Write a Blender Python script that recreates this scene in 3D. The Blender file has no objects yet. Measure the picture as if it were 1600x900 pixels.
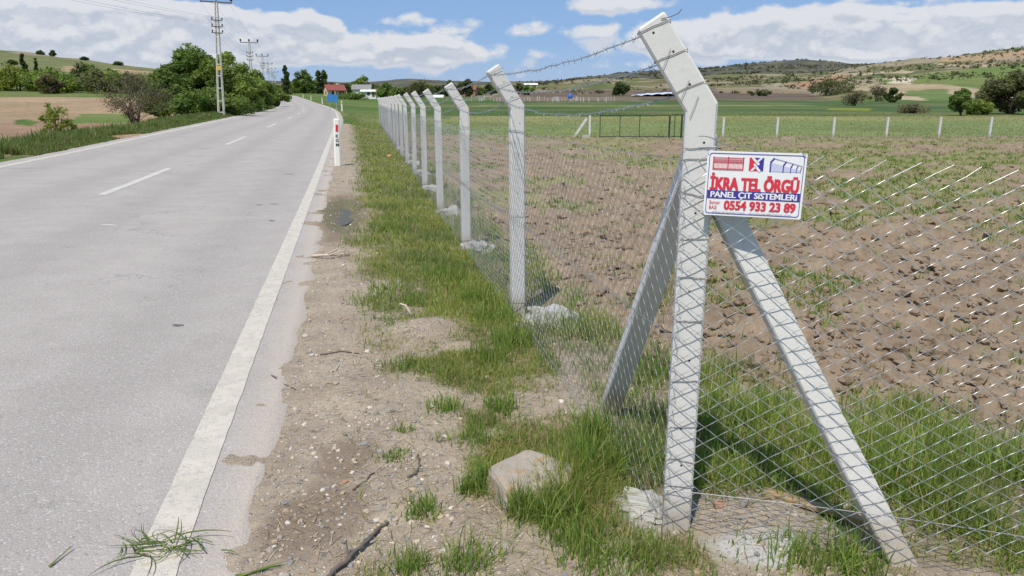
import bpy, math, random
import numpy as np
from mathutils import Vector, Matrix

# ------------------------------------------------------------------ camera
scene = bpy.context.scene
COL = scene.collection
H = 1.63
F = 1155.0
PITCH = math.radians(14.1)
CP, SP = math.cos(PITCH), math.sin(PITCH)
cam_d = bpy.data.cameras.new('camera')
cam_d.sensor_width = 36.0
cam_d.lens = 36.0 * F / 1600.0
cam_d.clip_start = 0.05
cam_d.clip_end = 20000
cam = bpy.data.objects.new('camera', cam_d)
COL.objects.link(cam)
cam.location = (0, 0, H)
cam.rotation_euler = (math.radians(90) - PITCH, 0, 0)
scene.camera = cam

def ray(px, py):
    a = (px - 800) / F
    b = (450 - py) / F
    return np.array([a, CP + b * SP, -SP + b * CP])

def at(px, py, Y=None, z=0.0):
    """point seen at a pixel: on the level z, or at the forward distance Y"""
    d = ray(px, py)
    t = (Y / d[1]) if Y is not None else (z - H) / d[2]
    return np.array([0, 0, H]) + d * t

def zpix(py, Y):
    b = (450 - py) / F
    return H + (-SP + b * CP) * Y / (CP + b * SP)

def project(x, y, z):
    zc = y * CP - (z - H) * SP
    yc = y * SP + (z - H) * CP
    return 800 + F * x / zc, 450 - F * yc / zc

# ------------------------------------------------------------------ light, sky, exposure
SUN_EL = math.radians(60)
SUN_H = np.array([-0.385, -0.923])
sun_vec = Vector((SUN_H[0] * math.cos(SUN_EL), SUN_H[1] * math.cos(SUN_EL), math.sin(SUN_EL)))
sd = bpy.data.lights.new('sun', 'SUN')
sd.energy = 4.3
sd.angle = math.radians(0.53)
sd.color = (1.0, 0.935, 0.835)
sun = bpy.data.objects.new('sun', sd)
COL.objects.link(sun)
sun.rotation_euler = sun_vec.to_track_quat('Z', 'Y').to_euler()

world = bpy.data.worlds.new('World')
scene.world = world
world.use_nodes = True

class NT:
    """small helper for node trees"""
    def __init__(self, tree):
        self.t = tree
        tree.nodes.clear()
    def n(self, typ, **kw):
        nd = self.t.nodes.new(typ)
        for k, v in kw.items():
            if k.startswith('i_'):
                nd.inputs[k[2:]].default_value = v
            else:
                setattr(nd, k, v)
        return nd
    def l(self, a, b):
        self.t.links.new(a, b)
    def put(self, sock, v):
        if hasattr(v, 'is_output') or hasattr(v, 'links'):
            self.l(v, sock)
        else:
            sock.default_value = v
    def m(self, op, a, b=None, c=None, clamp=False):
        nd = self.t.nodes.new('ShaderNodeMath')
        nd.operation = op
        nd.use_clamp = clamp
        self.put(nd.inputs[0], a)
        if b is not None: self.put(nd.inputs[1], b)
        if c is not None: self.put(nd.inputs[2], c)
        return nd.outputs[0]
    def mr(self, v, a, b, c=0.0, d=1.0, smooth=True):
        nd = self.t.nodes.new('ShaderNodeMapRange')
        nd.interpolation_type = 'SMOOTHSTEP' if smooth else 'LINEAR'
        self.put(nd.inputs['Value'], v)
        for k, q in zip(('From Min', 'From Max', 'To Min', 'To Max'), (a, b, c, d)):
            self.put(nd.inputs[k], q)
        return nd.outputs[0]
    def mix(self, f, a, b, typ='MIX'):
        nd = self.t.nodes.new('ShaderNodeMix')
        nd.data_type = 'RGBA'
        nd.blend_type = typ
        self.put(nd.inputs[0], f)
        self.put(nd.inputs[6], a if not isinstance(a, tuple) else (*a[:3], 1))
        self.put(nd.inputs[7], b if not isinstance(b, tuple) else (*b[:3], 1))
        return nd.outputs[2]
    def noise(self, vec, scale, detail=4, rough=0.5, dist=0.0, dims='3D'):
        nd = self.t.nodes.new('ShaderNodeTexNoise')
        nd.noise_dimensions = dims
        if vec is not None: self.l(vec, nd.inputs['Vector'])
        nd.inputs['Scale'].default_value = scale
        nd.inputs['Detail'].default_value = detail
        nd.inputs['Roughness'].default_value = rough
        nd.inputs['Distortion'].default_value = dist
        return nd.outputs['Fac']

w = NT(world.node_tree)
sky = w.n('ShaderNodeTexSky', sky_type='NISHITA', sun_disc=False)
sky.sun_elevation = SUN_EL
sky.sun_rotation = math.atan2(sun_vec.x, sun_vec.y)
sky.altitude = 900
sky.air_density = 1.0
sky.dust_density = 0.6
sky.ozone_density = 1.6
tc = w.n('ShaderNodeTexCoord')
sep = w.n('ShaderNodeSeparateXYZ')
w.l(tc.outputs['Generated'], sep.inputs[0])
sx, sy, sz = sep.outputs
az = w.m('ARCTAN2', sx, sy)
el = w.m('ARCSINE', sz)
# warp so that the cloud outlines billow
cmb = w.n('ShaderNodeCombineXYZ')
w.l(sx, cmb.inputs[0]); w.l(sy, cmb.inputs[1]); w.l(w.m('MULTIPLY', sz, 1.7), cmb.inputs[2])
cv = cmb.outputs[0]
cmb2 = w.n('ShaderNodeCombineXYZ')
w.l(sx, cmb2.inputs[0]); w.l(sy, cmb2.inputs[1])
w.l(w.m('MULTIPLY', w.m('ADD', sz, 0.012), 1.7), cmb2.inputs[2])
cv2 = cmb2.outputs[0]
blobs = [  # px, py, half-width, half-height, strength: the cumulus banks standing over the valley
    (60, 30, 110, 22, .30), (190, 38, 110, 24, .34), (265, 24, 60, 16, .28), (370, 38, 45, 20, .34),
    (430, 60, 90, 22, .26), (478, 36, 34, 14, .30), (560, 75, 90, 18, .16), (700, 76, 55, 18, .30),
    (640, 80, 60, 20, .2), (636, 28, 26, 9, .22), (705, 38, 34, 8, .22), (865, 47, 55, 8, .24), (957, 8, 62, 11, .32),
    (985, 58, 60, 16, .26), (1110, 60, 70, 22, .30), (1200, 48, 90, 24, .34), (1290, 55, 80, 24, .28),
    (1400, 60, 130, 26, .28), (1530, 26, 90, 11, .30), (1390, 10, 90, 14, .18), (1540, 60, 120, 22, .26),
    (150, 85, 220, 24, .26), (900, 95, 200, 18, .12), (-160, 40, 150, 30, .3), (1760, 45, 150, 30, .3),
    (300, 70, 160, 22, .26)]
def blob_field(shift):
    """sum of soft elliptic cores, by azimuth and elevation"""
    v = w.n('ShaderNodeCombineXYZ'); w.l(az, v.inputs[0]); w.l(el, v.inputs[1])
    tot = None
    for (px, py, rx, ry, s) in blobs:
        d = ray(px, py); d = d / np.linalg.norm(d)
        a0 = math.atan2(d[0], d[1]); e0 = math.asin(d[2]) - shift
        kx, ky = 1190.0 / rx, 1200.0 / ry
        ma = w.n('ShaderNodeVectorMath', operation='MULTIPLY_ADD')
        w.l(v.outputs[0], ma.inputs[0]); ma.inputs[1].default_value = (kx, ky, 0); ma.inputs[2].default_value = (-a0 * kx, -e0 * ky, 0)
        dp = w.n('ShaderNodeVectorMath', operation='DOT_PRODUCT')
        w.l(ma.outputs[0], dp.inputs[0]); w.l(ma.outputs[0], dp.inputs[1])
        g = w.mr(dp.outputs['Value'], 0.0, 3.4, s, 0.0, False)
        tot = g if tot is None else w.m('ADD', tot, g)
    return w.m('MINIMUM', tot, 0.40)
base = w.noise(cv, 7.0, 2, .5)
fine = w.noise(cv, 26.0, 6, .55)
fine2 = w.noise(cv2, 26.0, 4, .55)
hi = w.mr(el, 0.13, 0.30, 0.0, 0.10)
b1 = blob_field(0.0)
b2 = blob_field(0.012)
den = w.m('ADD', w.m('ADD', w.m('MULTIPLY', fine, 0.75), w.m('MULTIPLY', base, 0.25)), w.m('ADD', b1, hi))
den2 = w.m('ADD', w.m('ADD', w.m('MULTIPLY', fine2, 0.75), w.m('MULTIPLY', base, 0.25)), w.m('ADD', b2, hi))
cover = w.mr(den, 0.61, 0.80)
lit = w.mr(w.m('SUBTRACT', den, den2), -0.10, 0.15)
deep = w.mr(den, 0.64, 1.02)
shade = w.m('MAXIMUM', w.m('MULTIPLY', lit, 0.9), w.m('SUBTRACT', 0.75, deep), clamp=True)
ccol = w.mix(shade, (4.8, 5.25, 6.1), (7.2, 7.3, 7.5))
lowhaze = w.mr(el, 0.0, 0.085, 0.6, 0.0)
skyc = w.mix(0.75, sky.outputs[0], (2.15, 3.8, 6.9))
skyc = w.mix(lowhaze, skyc, (3.9, 4.9, 6.7))
final = w.mix(w.m('MULTIPLY', cover, 0.93), skyc, ccol)
# below the horizon only the plain sky continues
bg = w.n('ShaderNodeBackground')
bg.inputs['Strength'].default_value = 0.1
w.l(final, bg.inputs['Color'])
wo = w.n('ShaderNodeOutputWorld')
w.l(bg.outputs[0], wo.inputs[0])

world.cycles.sampling_method = 'MANUAL'
world.cycles.sample_map_resolution = 256

vs = scene.view_settings
vs.view_transform = 'Standard'
vs.look = 'None'
vs.exposure = 0.12
vs.gamma = 1.0
vs.use_curve_mapping = False
scene.render.engine = 'CYCLES'
scene.cycles.use_denoising = True
scene.cycles.max_bounces = 6
scene.cycles.diffuse_bounces = 3
scene.cycles.transparent_max_bounces = 8

# ------------------------------------------------------------------ numpy noise
def _hash(ix, iy, seed):
    h = (ix.astype(np.int64) * 374761393 + iy.astype(np.int64) * 668265263 + seed * 1442695041) & 0x7fffffff
    h = ((h ^ (h >> 13)) * 1274126177) & 0x7fffffff
    return ((h ^ (h >> 16)) & 0xffff) / 65535.0

def vnoise(x, y, seed=0):
    xi = np.floor(x); yi = np.floor(y)
    fx = x - xi; fy = y - yi
    u = fx * fx * fx * (fx * (fx * 6 - 15) + 10); v = fy * fy * fy * (fy * (fy * 6 - 15) + 10)
    a = _hash(xi, yi, seed); b = _hash(xi + 1, yi, seed)
    c = _hash(xi, yi + 1, seed); d = _hash(xi + 1, yi + 1, seed)
    return (a * (1 - u) + b * u) * (1 - v) + (c * (1 - u) + d * u) * v

def fbm(x, y, sc, oct=4, seed=0, gain=.5):
    tot = 0; amp = 1; nrm = 0
    x = np.asarray(x, float) / sc; y = np.asarray(y, float) / sc
    for o in range(oct):
        ca, sa = math.cos(o * 1.1), math.sin(o * 1.1)
        tot = tot + amp * vnoise(ca * x - sa * y + 17.3 * o, sa * x + ca * y - 9.1 * o, seed + o)
        nrm += amp
        amp *= gain; x = x * 2.03; y = y * 2.03
    return tot / nrm

def cells(x, y, sc, seed=0):
    """distance to nearest jittered point (cell lumps)"""
    x = np.asarray(x, float) / sc; y = np.asarray(y, float) / sc
    xi = np.floor(x); yi = np.floor(y)
    best = np.full(x.shape, 9.0); bid = np.zeros(x.shape)
    for dx in (-1, 0, 1):
        for dy in (-1, 0, 1):
            cx = xi + dx; cy = yi + dy
            jx = cx + _hash(cx, cy, seed); jy = cy + _hash(cx, cy, seed + 7)
            d = np.hypot(x - jx, y - jy)
            k = d < best
            best = np.where(k, d, best); bid = np.where(k, _hash(cx, cy, seed + 13), bid)
    return best, bid

def sstep(a, b, v):
    t = np.clip((np.asarray(v, float) - a) / (b - a), 0, 1)
    return t * t * (3 - 2 * t)

# ------------------------------------------------------------------ mesh building
def make_mesh(name, V, quads=None, tris=None, col=None, smooth=False, uv=None):
    me = bpy.data.meshes.new(name)
    V = np.asarray(V, np.float32).reshape(-1, 3)
    nq = 0 if quads is None else len(quads)
    nt = 0 if tris is None else len(tris)
    me.vertices.add(len(V)); me.vertices.foreach_set('co', V.ravel())
    loops = []
    if nq: loops.append(np.asarray(quads, np.int32).ravel())
    if nt: loops.append(np.asarray(tris, np.int32).ravel())
    lv = np.concatenate(loops)
    me.loops.add(len(lv)); me.loops.foreach_set('vertex_index', lv)
    st = np.concatenate([np.arange(nq) * 4, nq * 4 + np.arange(nt) * 3]).astype(np.int32)
    me.polygons.add(nq + nt); me.polygons.foreach_set('loop_start', st)
    me.polygons.foreach_set('use_smooth', np.full(nq + nt, bool(smooth)))
    if col is not None:
        c = np.asarray(col, np.float32)
        if c.shape[1] == 3: c = np.hstack([c, np.ones((len(c), 1), np.float32)])
        at_ = me.color_attributes.new('tint', 'FLOAT_COLOR', 'POINT')
        at_.data.foreach_set('color', c.ravel())
    me.update(calc_edges=True)
    return me

class MB:
    def __init__(self):
        self.V = []; self.Q = []; self.T = []; self.C = []; self.n = 0
    def add(self, V, quads=None, tris=None, col=None):
        V = np.asarray(V, float).reshape(-1, 3)
        if quads is not None and len(quads): self.Q.append(np.asarray(quads, int) + self.n)
        if tris is not None and len(tris): self.T.append(np.asarray(tris, int) + self.n)
        if col is not None:
            c = np.asarray(col, float)
            if c.ndim == 1: c = np.tile(c, (len(V), 1))
            self.C.append(c)
        self.V.append(V); self.n += len(V)
        return self
    def box(self, c, s, rot=None):
        x, y, z = np.asarray(s, float) / 2
        V = np.array([(-x,-y,-z),(x,-y,-z),(x,y,-z),(-x,y,-z),(-x,-y,z),(x,-y,z),(x,y,z),(-x,y,z)])
        if rot is not None: V = V @ np.asarray(rot).T
        return self.add(V + np.asarray(c), [(0,3,2,1),(4,5,6,7),(0,1,5,4),(1,2,6,5),(2,3,7,6),(3,0,4,7)])
    def bar(self, p, q, wx, wy, ref=(0, 0, 1), chamfer=0.0):
        """a squared bar from p to q; wx across, wy the other way"""
        p = np.asarray(p, float); q = np.asarray(q, float)
        d = q - p; d /= np.linalg.norm(d)
        ref = np.asarray(ref, float)
        e1 = np.cross(d, ref)
        if np.linalg.norm(e1) < 1e-5: e1 = np.cross(d, (1, 0, 0))
        e1 /= np.linalg.norm(e1); e2 = np.cross(e1, d)
        if chamfer:
            a, b, c = wx / 2, wy / 2, chamfer
            sec = [(-a + c, -b), (a - c, -b), (a, -b + c), (a, b - c), (a - c, b), (-a + c, b), (-a, b - c), (-a, -b + c)]
        else:
            sec = [(-wx / 2, -wy / 2), (wx / 2, -wy / 2), (wx / 2, wy / 2), (-wx / 2, wy / 2)]
        return self.loft([[o + e1 * s + e2 * t for s, t in sec] for o in (p, q)])
    def loft(self, rings):
        k = len(rings[0]); V = np.array(rings).reshape(-1, 3)
        Q = []
        for i in range(len(rings) - 1):
            for j in range(k):
                Q.append((i * k + j, i * k + (j + 1) % k, (i + 1) * k + (j + 1) % k, (i + 1) * k + j))
        T = []
        for base, fl in ((0, True), ((len(rings) - 1) * k, False)):
            for j in range(1, k - 1):
                T.append((base, base + j + 1, base + j) if fl else (base, base + j, base + j + 1))
        return self.add(V, Q, T)
    def tube(self, pts, r, sides=5, col=None):
        pts = np.asarray(pts, float); n = len(pts)
        r = np.broadcast_to(np.asarray(r, float), (n,))
        d = np.gradient(pts, axis=0); d /= np.linalg.norm(d, axis=1)[:, None] + 1e-9
        ref = np.array([0.13, 0.21, 0.97]) if abs(d[:, 2]).mean() < .8 else np.array([0.9, 0.4, 0.1])
        e1 = np.cross(d, ref); e1 /= np.linalg.norm(e1, axis=1)[:, None] + 1e-9
        e2 = np.cross(d, e1)
        a = np.arange(sides) * 2 * math.pi / sides
        V = pts[:, None, :] + r[:, None, None] * (np.cos(a)[None, :, None] * e1[:, None, :] + np.sin(a)[None, :, None] * e2[:, None, :])
        i = np.arange(n - 1)[:, None] * sides; j = np.arange(sides)[None, :]; j2 = (j + 1) % sides
        Q = np.stack([i + j, i + j2, i + sides + j2, i + sides + j], -1).reshape(-1, 4)
        T = [(0, k + 1, k) for k in range(1, sides - 1)] + [((n - 1) * sides, (n - 1) * sides + k, (n - 1) * sides + k + 1) for k in range(1, sides - 1)]
        return self.add(V, Q, T, col)
    def mesh(self, name, smooth=False):
        V = np.concatenate(self.V)
        return make_mesh(name, V, np.concatenate(self.Q) if self.Q else None, np.concatenate(self.T) if self.T else None,
                         np.concatenate(self.C) if self.C else None, smooth)
    def build(self, name, mat, parent=None, smooth=False, loc=None):
        return obj(name, self.mesh(name, smooth), mat, parent, loc)

def obj(name, me, mat, parent=None, loc=None):
    o = bpy.data.objects.new(name, me)
    COL.objects.link(o)
    if mat is not None and len(me.materials) == 0: me.materials.append(mat)
    if parent is not None: o.parent = parent
    if loc is not None: o.location = loc
    return o
def empty(name, loc=(0, 0, 0), rz=0):
    o = bpy.data.objects.new(name, None); COL.objects.link(o)
    o.location = loc; o.rotation_euler = (0, 0, rz)
    o.empty_display_size = .2
    return o
def tag(o, label, cat, group=None, kind=None):
    o['label'] = label
    if cat: o['category'] = cat
    if group: o['group'] = group
    if kind: o['kind'] = kind
    return o
def struct(o, label=None):
    o['kind'] = 'structure'
    if label: o['label'] = label
    return o
def copy_tree(o, parent=None):
    c = o.copy(); COL.objects.link(c); c.parent = parent
    for ch in list(o.children): copy_tree(ch, c)
    return c

# ------------------------------------------------------------------ materials
MATS = {}
def new_mat(name):
    m = bpy.data.materials.new(name); m.use_nodes = True
    t = NT(m.node_tree)
    out = t.n('ShaderNodeOutputMaterial')
    b = t.n('ShaderNodeBsdfPrincipled')
    t.l(b.outputs[0], out.inputs[0])
    MATS[name] = m
    return m, t, b, out
def position(t):
    return t.n('ShaderNodeNewGeometry').outputs['Position']
def objco(t):
    return t.n('ShaderNodeTexCoord').outputs['Object']
def bump(t, b, h, strength=.5, dist=.01, prev=None):
    bp = t.n('ShaderNodeBump')
    bp.inputs['Strength'].default_value = strength; bp.inputs['Distance'].default_value = dist
    t.l(h, bp.inputs['Height'])
    t.l(bp.outputs[0], b.inputs['Normal'])
def simple(name, c, rough=.6, metal=0.0, var=.12, scale=20.0, bmp=0.0, bscale=200.0, bdist=.003):
    m, t, b, o = new_mat(name)
    v = objco(t)
    n = t.noise(v, scale, 5, .6)
    col = t.mix(n, tuple(x * (1 - var * 2) for x in c), tuple(min(1, x * (1 + var * 2)) for x in c))
    t.l(col, b.inputs['Base Color'])
    b.inputs['Roughness'].default_value = rough; b.inputs['Metallic'].default_value = metal
    if bmp: bump(t, b, t.noise(v, bscale, 4, .6), bmp, bdist)
    return m
def tint_mat(name, rough=.7, translucent=0.0, gain=1.0):
    m, t, b, o = new_mat(name)
    a = t.n('ShaderNodeVertexColor', layer_name='tint')
    t.l(a.outputs[0], b.inputs['Base Color'])
    b.inputs['Roughness'].default_value = rough
    b.inputs['Specular IOR Level'].default_value = .25
    if translucent:
        tr = t.n('ShaderNodeBsdfTranslucent')
        hs = t.mix(1.0, a.outputs[0], (1.1, 1.15, .55), 'MULTIPLY')
        t.l(hs, tr.inputs['Color'])
        mx = t.n('ShaderNodeMixShader'); mx.inputs[0].default_value = translucent
        t.l(b.outputs[0], mx.inputs[1]); t.l(tr.outputs[0], mx.inputs[2]); t.l(mx.outputs[0], o.inputs[0])
    return m

tint_mat('foliage', .6, .45)
tint_mat('blade', .5, .45)
tint_mat('bark', .9)
tint_mat('dull', .9)

# concrete of the posts: fine grain, faint stains, pin holes
def concrete(name, c, stain=.12, splash=True):
    m, t, b, o = new_mat(name)
    v = objco(t)
    n1 = t.noise(v, 6, 6, .65); n2 = t.noise(v, 60, 5, .7); n3 = t.noise(v, 350, 3, .6)
    col = t.mix(n1, tuple(x * (1 - stain) for x in c), tuple(x * (1 + stain * .6) for x in c))
    col = t.mix(t.mr(n2, .35, .75), col, tuple(x * .93 for x in c))
    col = t.mix(t.mr(n2, .66, .74), col, tuple(x * .5 for x in c))
    sx_ = t.n('ShaderNodeSeparateXYZ'); t.l(v, sx_.inputs[0])
    mp = t.n('ShaderNodeMapping'); t.l(v, mp.inputs['Vector']); mp.inputs['Scale'].default_value = (38, 38, 1.3)
    st = t.noise(mp.outputs[0], 1.0, 4, .6)
    col = t.mix(t.mr(st, .56, .74, 0, .16), col, (c[0] * .62, c[1] * .57, c[2] * .48))       # rain streaks
    col = t.mix(t.m('MULTIPLY', t.mr(t.m('SUBTRACT', sx_.outputs[2], t.m('MULTIPLY', n1, .30)), .10, -.08), .65 if splash else 0.0), col, (.34, .27, .19))   # soil splash
    t.l(col, b.inputs['Base Color'])
    b.inputs['Roughness'].default_value = .85
    bump(t, b, t.m('ADD', t.m('MULTIPLY', n2, .7), t.m('MULTIPLY', n3, .4)), .35, .004)
    return m
concrete('concrete', (.64, .627, .592), .09)
concrete('concrete_far', (.60, .595, .575), .06)
simple('wire', (.74, .74, .74), .40, .9, .05, 40)
simple('wire_fine', (.42, .43, .43), .5, .8, .05, 40)
simple('wire_dull', (.40, .40, .41), .42, .75, .10, 40)
simple('rust_wire', (.30, .27, .25), .5, .6, .2, 60)
simple('hole_dark', (.03, .03, .03), .9, 0, .05)

# ------------------------------------------------------------------ lie of the land
YC = np.array([-400, 55, 80, 112, 200, 310, 400, 700, 3000.])
XC = np.array([-4.15 + .215 * 400, -15.98, -21.9, -30.6, -57.5, -92, -122, -225, -1000.])
_yy = np.concatenate([np.linspace(-400, 60, 60)[:-1], np.linspace(60, 700, 640), [3000.]])
_xx = np.interp(_yy, YC, XC)
_k = np.ones(21) / 21
_mid = np.convolve(_xx[59:699], _k, 'valid')
_xx[69:689] = _mid
def xc(y): return np.interp(y, _yy, _xx)
ZCy = [-400, 0, 8, 14, 20, 30, 52, 75, 109, 150, 200, 260, 310, 350, 420, 3000]
ZCz = [.1, .12, .13, .15, .19, .31, .56, .74, .98, 1.5, 2.35, 3.45, 4.35, 4.7, 4.2, 4.2]
def zc(y): return np.interp(y, ZCy, ZCz)
def road_w(x, y): return (np.asarray(x) - xc(y)) * .9776
def road_z(wd, y):
    cs = .036 * (1 - sstep(45, 110, y))
    return zc(y) - cs * wd
def road_pt(wd, y, up=0.0):
    return np.array([float(xc(y)) + wd / .9776, y, float(road_z(wd, y)) + up])

# columns across the view: (forward distance, height) pairs; heights given as picture rows where a string
P = lambda *rows: rows
def T(rows):
    out = []
    for Y, v, isrow in rows:
        out.append((Y, zpix(v, Y) if isrow else v))
    return out
z_ = lambda Y, z: (Y, z, False)
r_ = lambda Y, row: (Y, row, True)
COLS = {
 -700: [z_(5, .1), z_(40, .2), z_(80, .5), r_(170, 148), r_(250, 128), r_(420, 85), r_(620, 50), r_(900, 62), r_(3000, 120)],
 -100: [z_(5, .1), z_(40, .2), z_(80, .5), r_(170, 148), r_(250, 132), r_(420, 98), r_(620, 70), r_(900, 80), r_(3000, 125)],
 50:  [z_(5, .1), z_(40, .15), z_(80, .5), r_(170, 148), r_(250, 134), r_(420, 104), r_(620, 79), r_(900, 95), r_(3000, 125)],
 120: [z_(5, .1), z_(40, .15), z_(80, .5), r_(170, 148), r_(250, 137), r_(420, 110), r_(620, 90), r_(900, 105), r_(3000, 128)],
 180: [z_(5, .1), z_(40, .15), z_(80, .5), r_(170, 148), r_(250, 140), r_(420, 116), r_(620, 100), r_(900, 112), r_(3000, 128)],
 240: [z_(5, .1), z_(40, .2), z_(80, .5), r_(170, 149), r_(250, 143), r_(420, 122), r_(620, 106), r_(900, 118), r_(3000, 128)],
 330: [z_(5, .1), z_(40, .3), z_(80, .6), r_(170, 152), r_(250, 148), r_(420, 136), r_(620, 128), r_(900, 130), r_(3000, 131)],
 460: [z_(5, .1), z_(40, .3), z_(80, .7), r_(170, 156), r_(250, 152), r_(420, 144), r_(620, 140), r_(900, 138), r_(3000, 131)],
 580: [z_(5, 0), z_(40, .0), z_(80, .1), r_(170, 164), r_(250, 157), r_(420, 146), r_(620, 142), r_(900, 138), r_(1800, 133), r_(4200, 130)],
 640: [z_(5, 0), z_(40, -.1), z_(80, .05), r_(170, 165), r_(250, 159), r_(420, 149), r_(620, 145), r_(900, 140), r_(1800, 134), r_(4200, 124)],
 700: [z_(5, 0), z_(43, -.25), z_(75, .0), r_(110, 172), r_(250, 161), r_(420, 151), r_(620, 146), r_(900, 141), r_(1800, 134), r_(4200, 128)],
 780: [z_(5, 0), z_(43, -.36), z_(70, -.08), r_(100, 177), r_(250, 162.5), r_(350, 156), r_(480, 149), r_(700, 141), r_(900, 137), r_(1800, 133), r_(4200, 131)],
 830: [z_(5, 0), z_(43, -.37), z_(70, -.08), r_(100, 177), r_(250, 163), r_(350, 156), r_(480, 148), r_(620, 139), r_(740, 132), r_(900, 134), r_(1800, 131), r_(4200, 131)],
 870: [z_(5, 0), z_(43, -.37), z_(70, -.08), r_(100, 177), r_(250, 163), r_(350, 156), r_(480, 148), r_(620, 138), r_(740, 127), r_(900, 134), r_(1800, 128), r_(4200, 130)],
 905: [z_(5, 0), z_(43, -.37), z_(70, -.08), r_(100, 177), r_(250, 163), r_(350, 156), r_(480, 148), r_(620, 137), r_(740, 119), r_(900, 128), r_(1800, 124), r_(4200, 130)],
 940: [z_(5, 0), z_(43, -.37), z_(70, -.08), r_(100, 177), r_(250, 163), r_(350, 156), r_(480, 147), r_(620, 136), r_(740, 117), r_(900, 128), r_(1800, 120), r_(4200, 130)],
 975: [z_(5, 0), z_(43, -.37), z_(70, -.08), r_(100, 177), r_(250, 163), r_(350, 156), r_(480, 147), r_(620, 138), r_(740, 129), r_(900, 131), r_(1800, 114), r_(4200, 130)],
 1020: [z_(5, 0), z_(43, -.37), z_(70, -.08), r_(100, 177), r_(250, 163), r_(350, 156), r_(480, 147), r_(620, 140), r_(800, 133), r_(1200, 124), r_(1800, 110), r_(4200, 130)],
 1100: [z_(5, 0), z_(43, -.37), z_(70, -.08), r_(100, 177), r_(250, 163), r_(350, 156), r_(480, 147), r_(620, 138), r_(800, 131), r_(1200, 120), r_(1800, 105), r_(4200, 130)],
 1180: [z_(5, 0), z_(43, -.37), z_(70, -.08), r_(100, 177), r_(250, 163), r_(350, 157), r_(480, 148), r_(620, 136), r_(800, 128), r_(1200, 116), r_(1800, 97), r_(4200, 130)],
 1250: [z_(5, 0), z_(43, -.37), z_(70, -.08), r_(100, 177), r_(250, 164), r_(350, 158), r_(480, 149), r_(620, 134), r_(800, 124), r_(1200, 114), r_(1800, 92), r_(4200, 130)],
 1290: [z_(5, 0), z_(43, -.37), z_(70, -.08), r_(100, 177), r_(250, 164), r_(350, 158), r_(480, 146), r_(620, 130), r_(800, 121), r_(1200, 112), r_(1800, 95), r_(4200, 130)],
 1320: [z_(5, 0), z_(43, -.37), z_(70, -.08), r_(100, 177), r_(250, 163), r_(350, 155), r_(480, 140), r_(620, 126), r_(800, 118), r_(1200, 103), r_(1800, 101), r_(4200, 130)],
 1380: [z_(5, 0), z_(43, -.37), z_(70, -.08), r_(100, 177), r_(200, 165), r_(300, 156), r_(420, 142), r_(560, 126), r_(760, 112), r_(1100, 99), r_(1800, 103), r_(4200, 130)],
 1430: [z_(5, 0), z_(43, -.37), z_(70, -.08), r_(100, 177), r_(200, 166), r_(300, 156), r_(420, 140), r_(560, 122), r_(760, 106), r_(1000, 93), r_(1800, 103), r_(4200, 130)],
 1480: [z_(5, 0), z_(43, -.37), z_(70, -.08), r_(100, 177), r_(200, 166), r_(300, 156), r_(420, 138), r_(560, 116), r_(760, 101), r_(1000, 88), r_(1800, 103), r_(4200, 130)],
 1540: [z_(5, 0), z_(43, -.37), z_(70, -.08), r_(100, 177), r_(200, 166), r_(300, 155), r_(420, 136), r_(560, 113), r_(760, 96), r_(1000, 75), r_(1800, 103), r_(4200, 130)],
 1600: [z_(5, 0), z_(43, -.37), z_(70, -.08), r_(100, 177), r_(200, 166), r_(300, 155), r_(420, 135), r_(560, 112), r_(760, 92), r_(1000, 66), r_(1800, 103), r_(4200, 130)],
 1750: [z_(5, 0), z_(43, -.37), z_(70, -.08), r_(100, 177), r_(200, 166), r_(300, 155), r_(420, 132), r_(560, 105), r_(760, 82), r_(1000, 50), r_(1800, 90), r_(4200, 125)],
 2400: [z_(5, 0), z_(43, -.37), z_(70, -.08), r_(100, 177), r_(200, 166), r_(300, 155), r_(420, 132), r_(560, 105), r_(760, 85), r_(1000, 55), r_(1800, 90), r_(4200, 125)],
}
_cx = np.array(sorted(COLS), float)
_ly = np.linspace(math.log(5), math.log(6000), 260)
_tab = np.zeros((len(_cx), len(_ly)))
for i, c in enumerate(sorted(COLS)):
    rows = T(COLS[c])
    zz = np.interp(_ly, [math.log(r[0]) for r in rows], [r[1] for r in rows])
    k = np.ones(7) / 7
    _tab[i] = np.convolve(np.pad(zz, 3, 'edge'), k, 'valid')
def z_base(x, y):
    y = np.asarray(y, float); x = np.asarray(x, float)
    yq = np.maximum(y, 5.0)
    px = 800 + F * x / (np.maximum(y, 3.0) * CP)
    px = np.clip(px, _cx[0], _cx[-1])
    i = np.clip(np.searchsorted(_cx, px) - 1, 0, len(_cx) - 2)
    f = (px - _cx[i]) / (_cx[i + 1] - _cx[i])
    f = f * f * (3 - 2 * f) * .5 + f * .5
    g = (np.log(yq) - _ly[0]) / (_ly[1] - _ly[0])
    g = np.clip(g, 0, len(_ly) - 1.001); j = g.astype(int); g = g - j
    a = _tab[i, j] * (1 - g) + _tab[i, j + 1] * g
    b = _tab[i + 1, j] * (1 - g) + _tab[i + 1, j + 1] * g
    z = a * (1 - f) + b * f
    near = sstep(5, 1, y)
    z = z * (1 - near)
    # rough relief on the hills
    hill = sstep(350, 800, y)
    z = z + hill * ((fbm(x, y, 160, 5, 31) - .5) * 9 + (fbm(x, y, 45, 3, 37) - .5) * 3.0)
    return z
def z_land(x, y):
    wd = road_w(x, y)
    zr = road_z(np.clip(wd, -3.8, 3.8), y)
    zb = z_base(x, y)
    tR = sstep(3.55, 5.6, wd); tL = sstep(3.7, 8.5, -wd)
    t = np.maximum(tR, tL)
    far = sstep(420, 520, y)
    return (zr * (1 - t) + zb * t) * (1 - far) + zb * far

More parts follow.
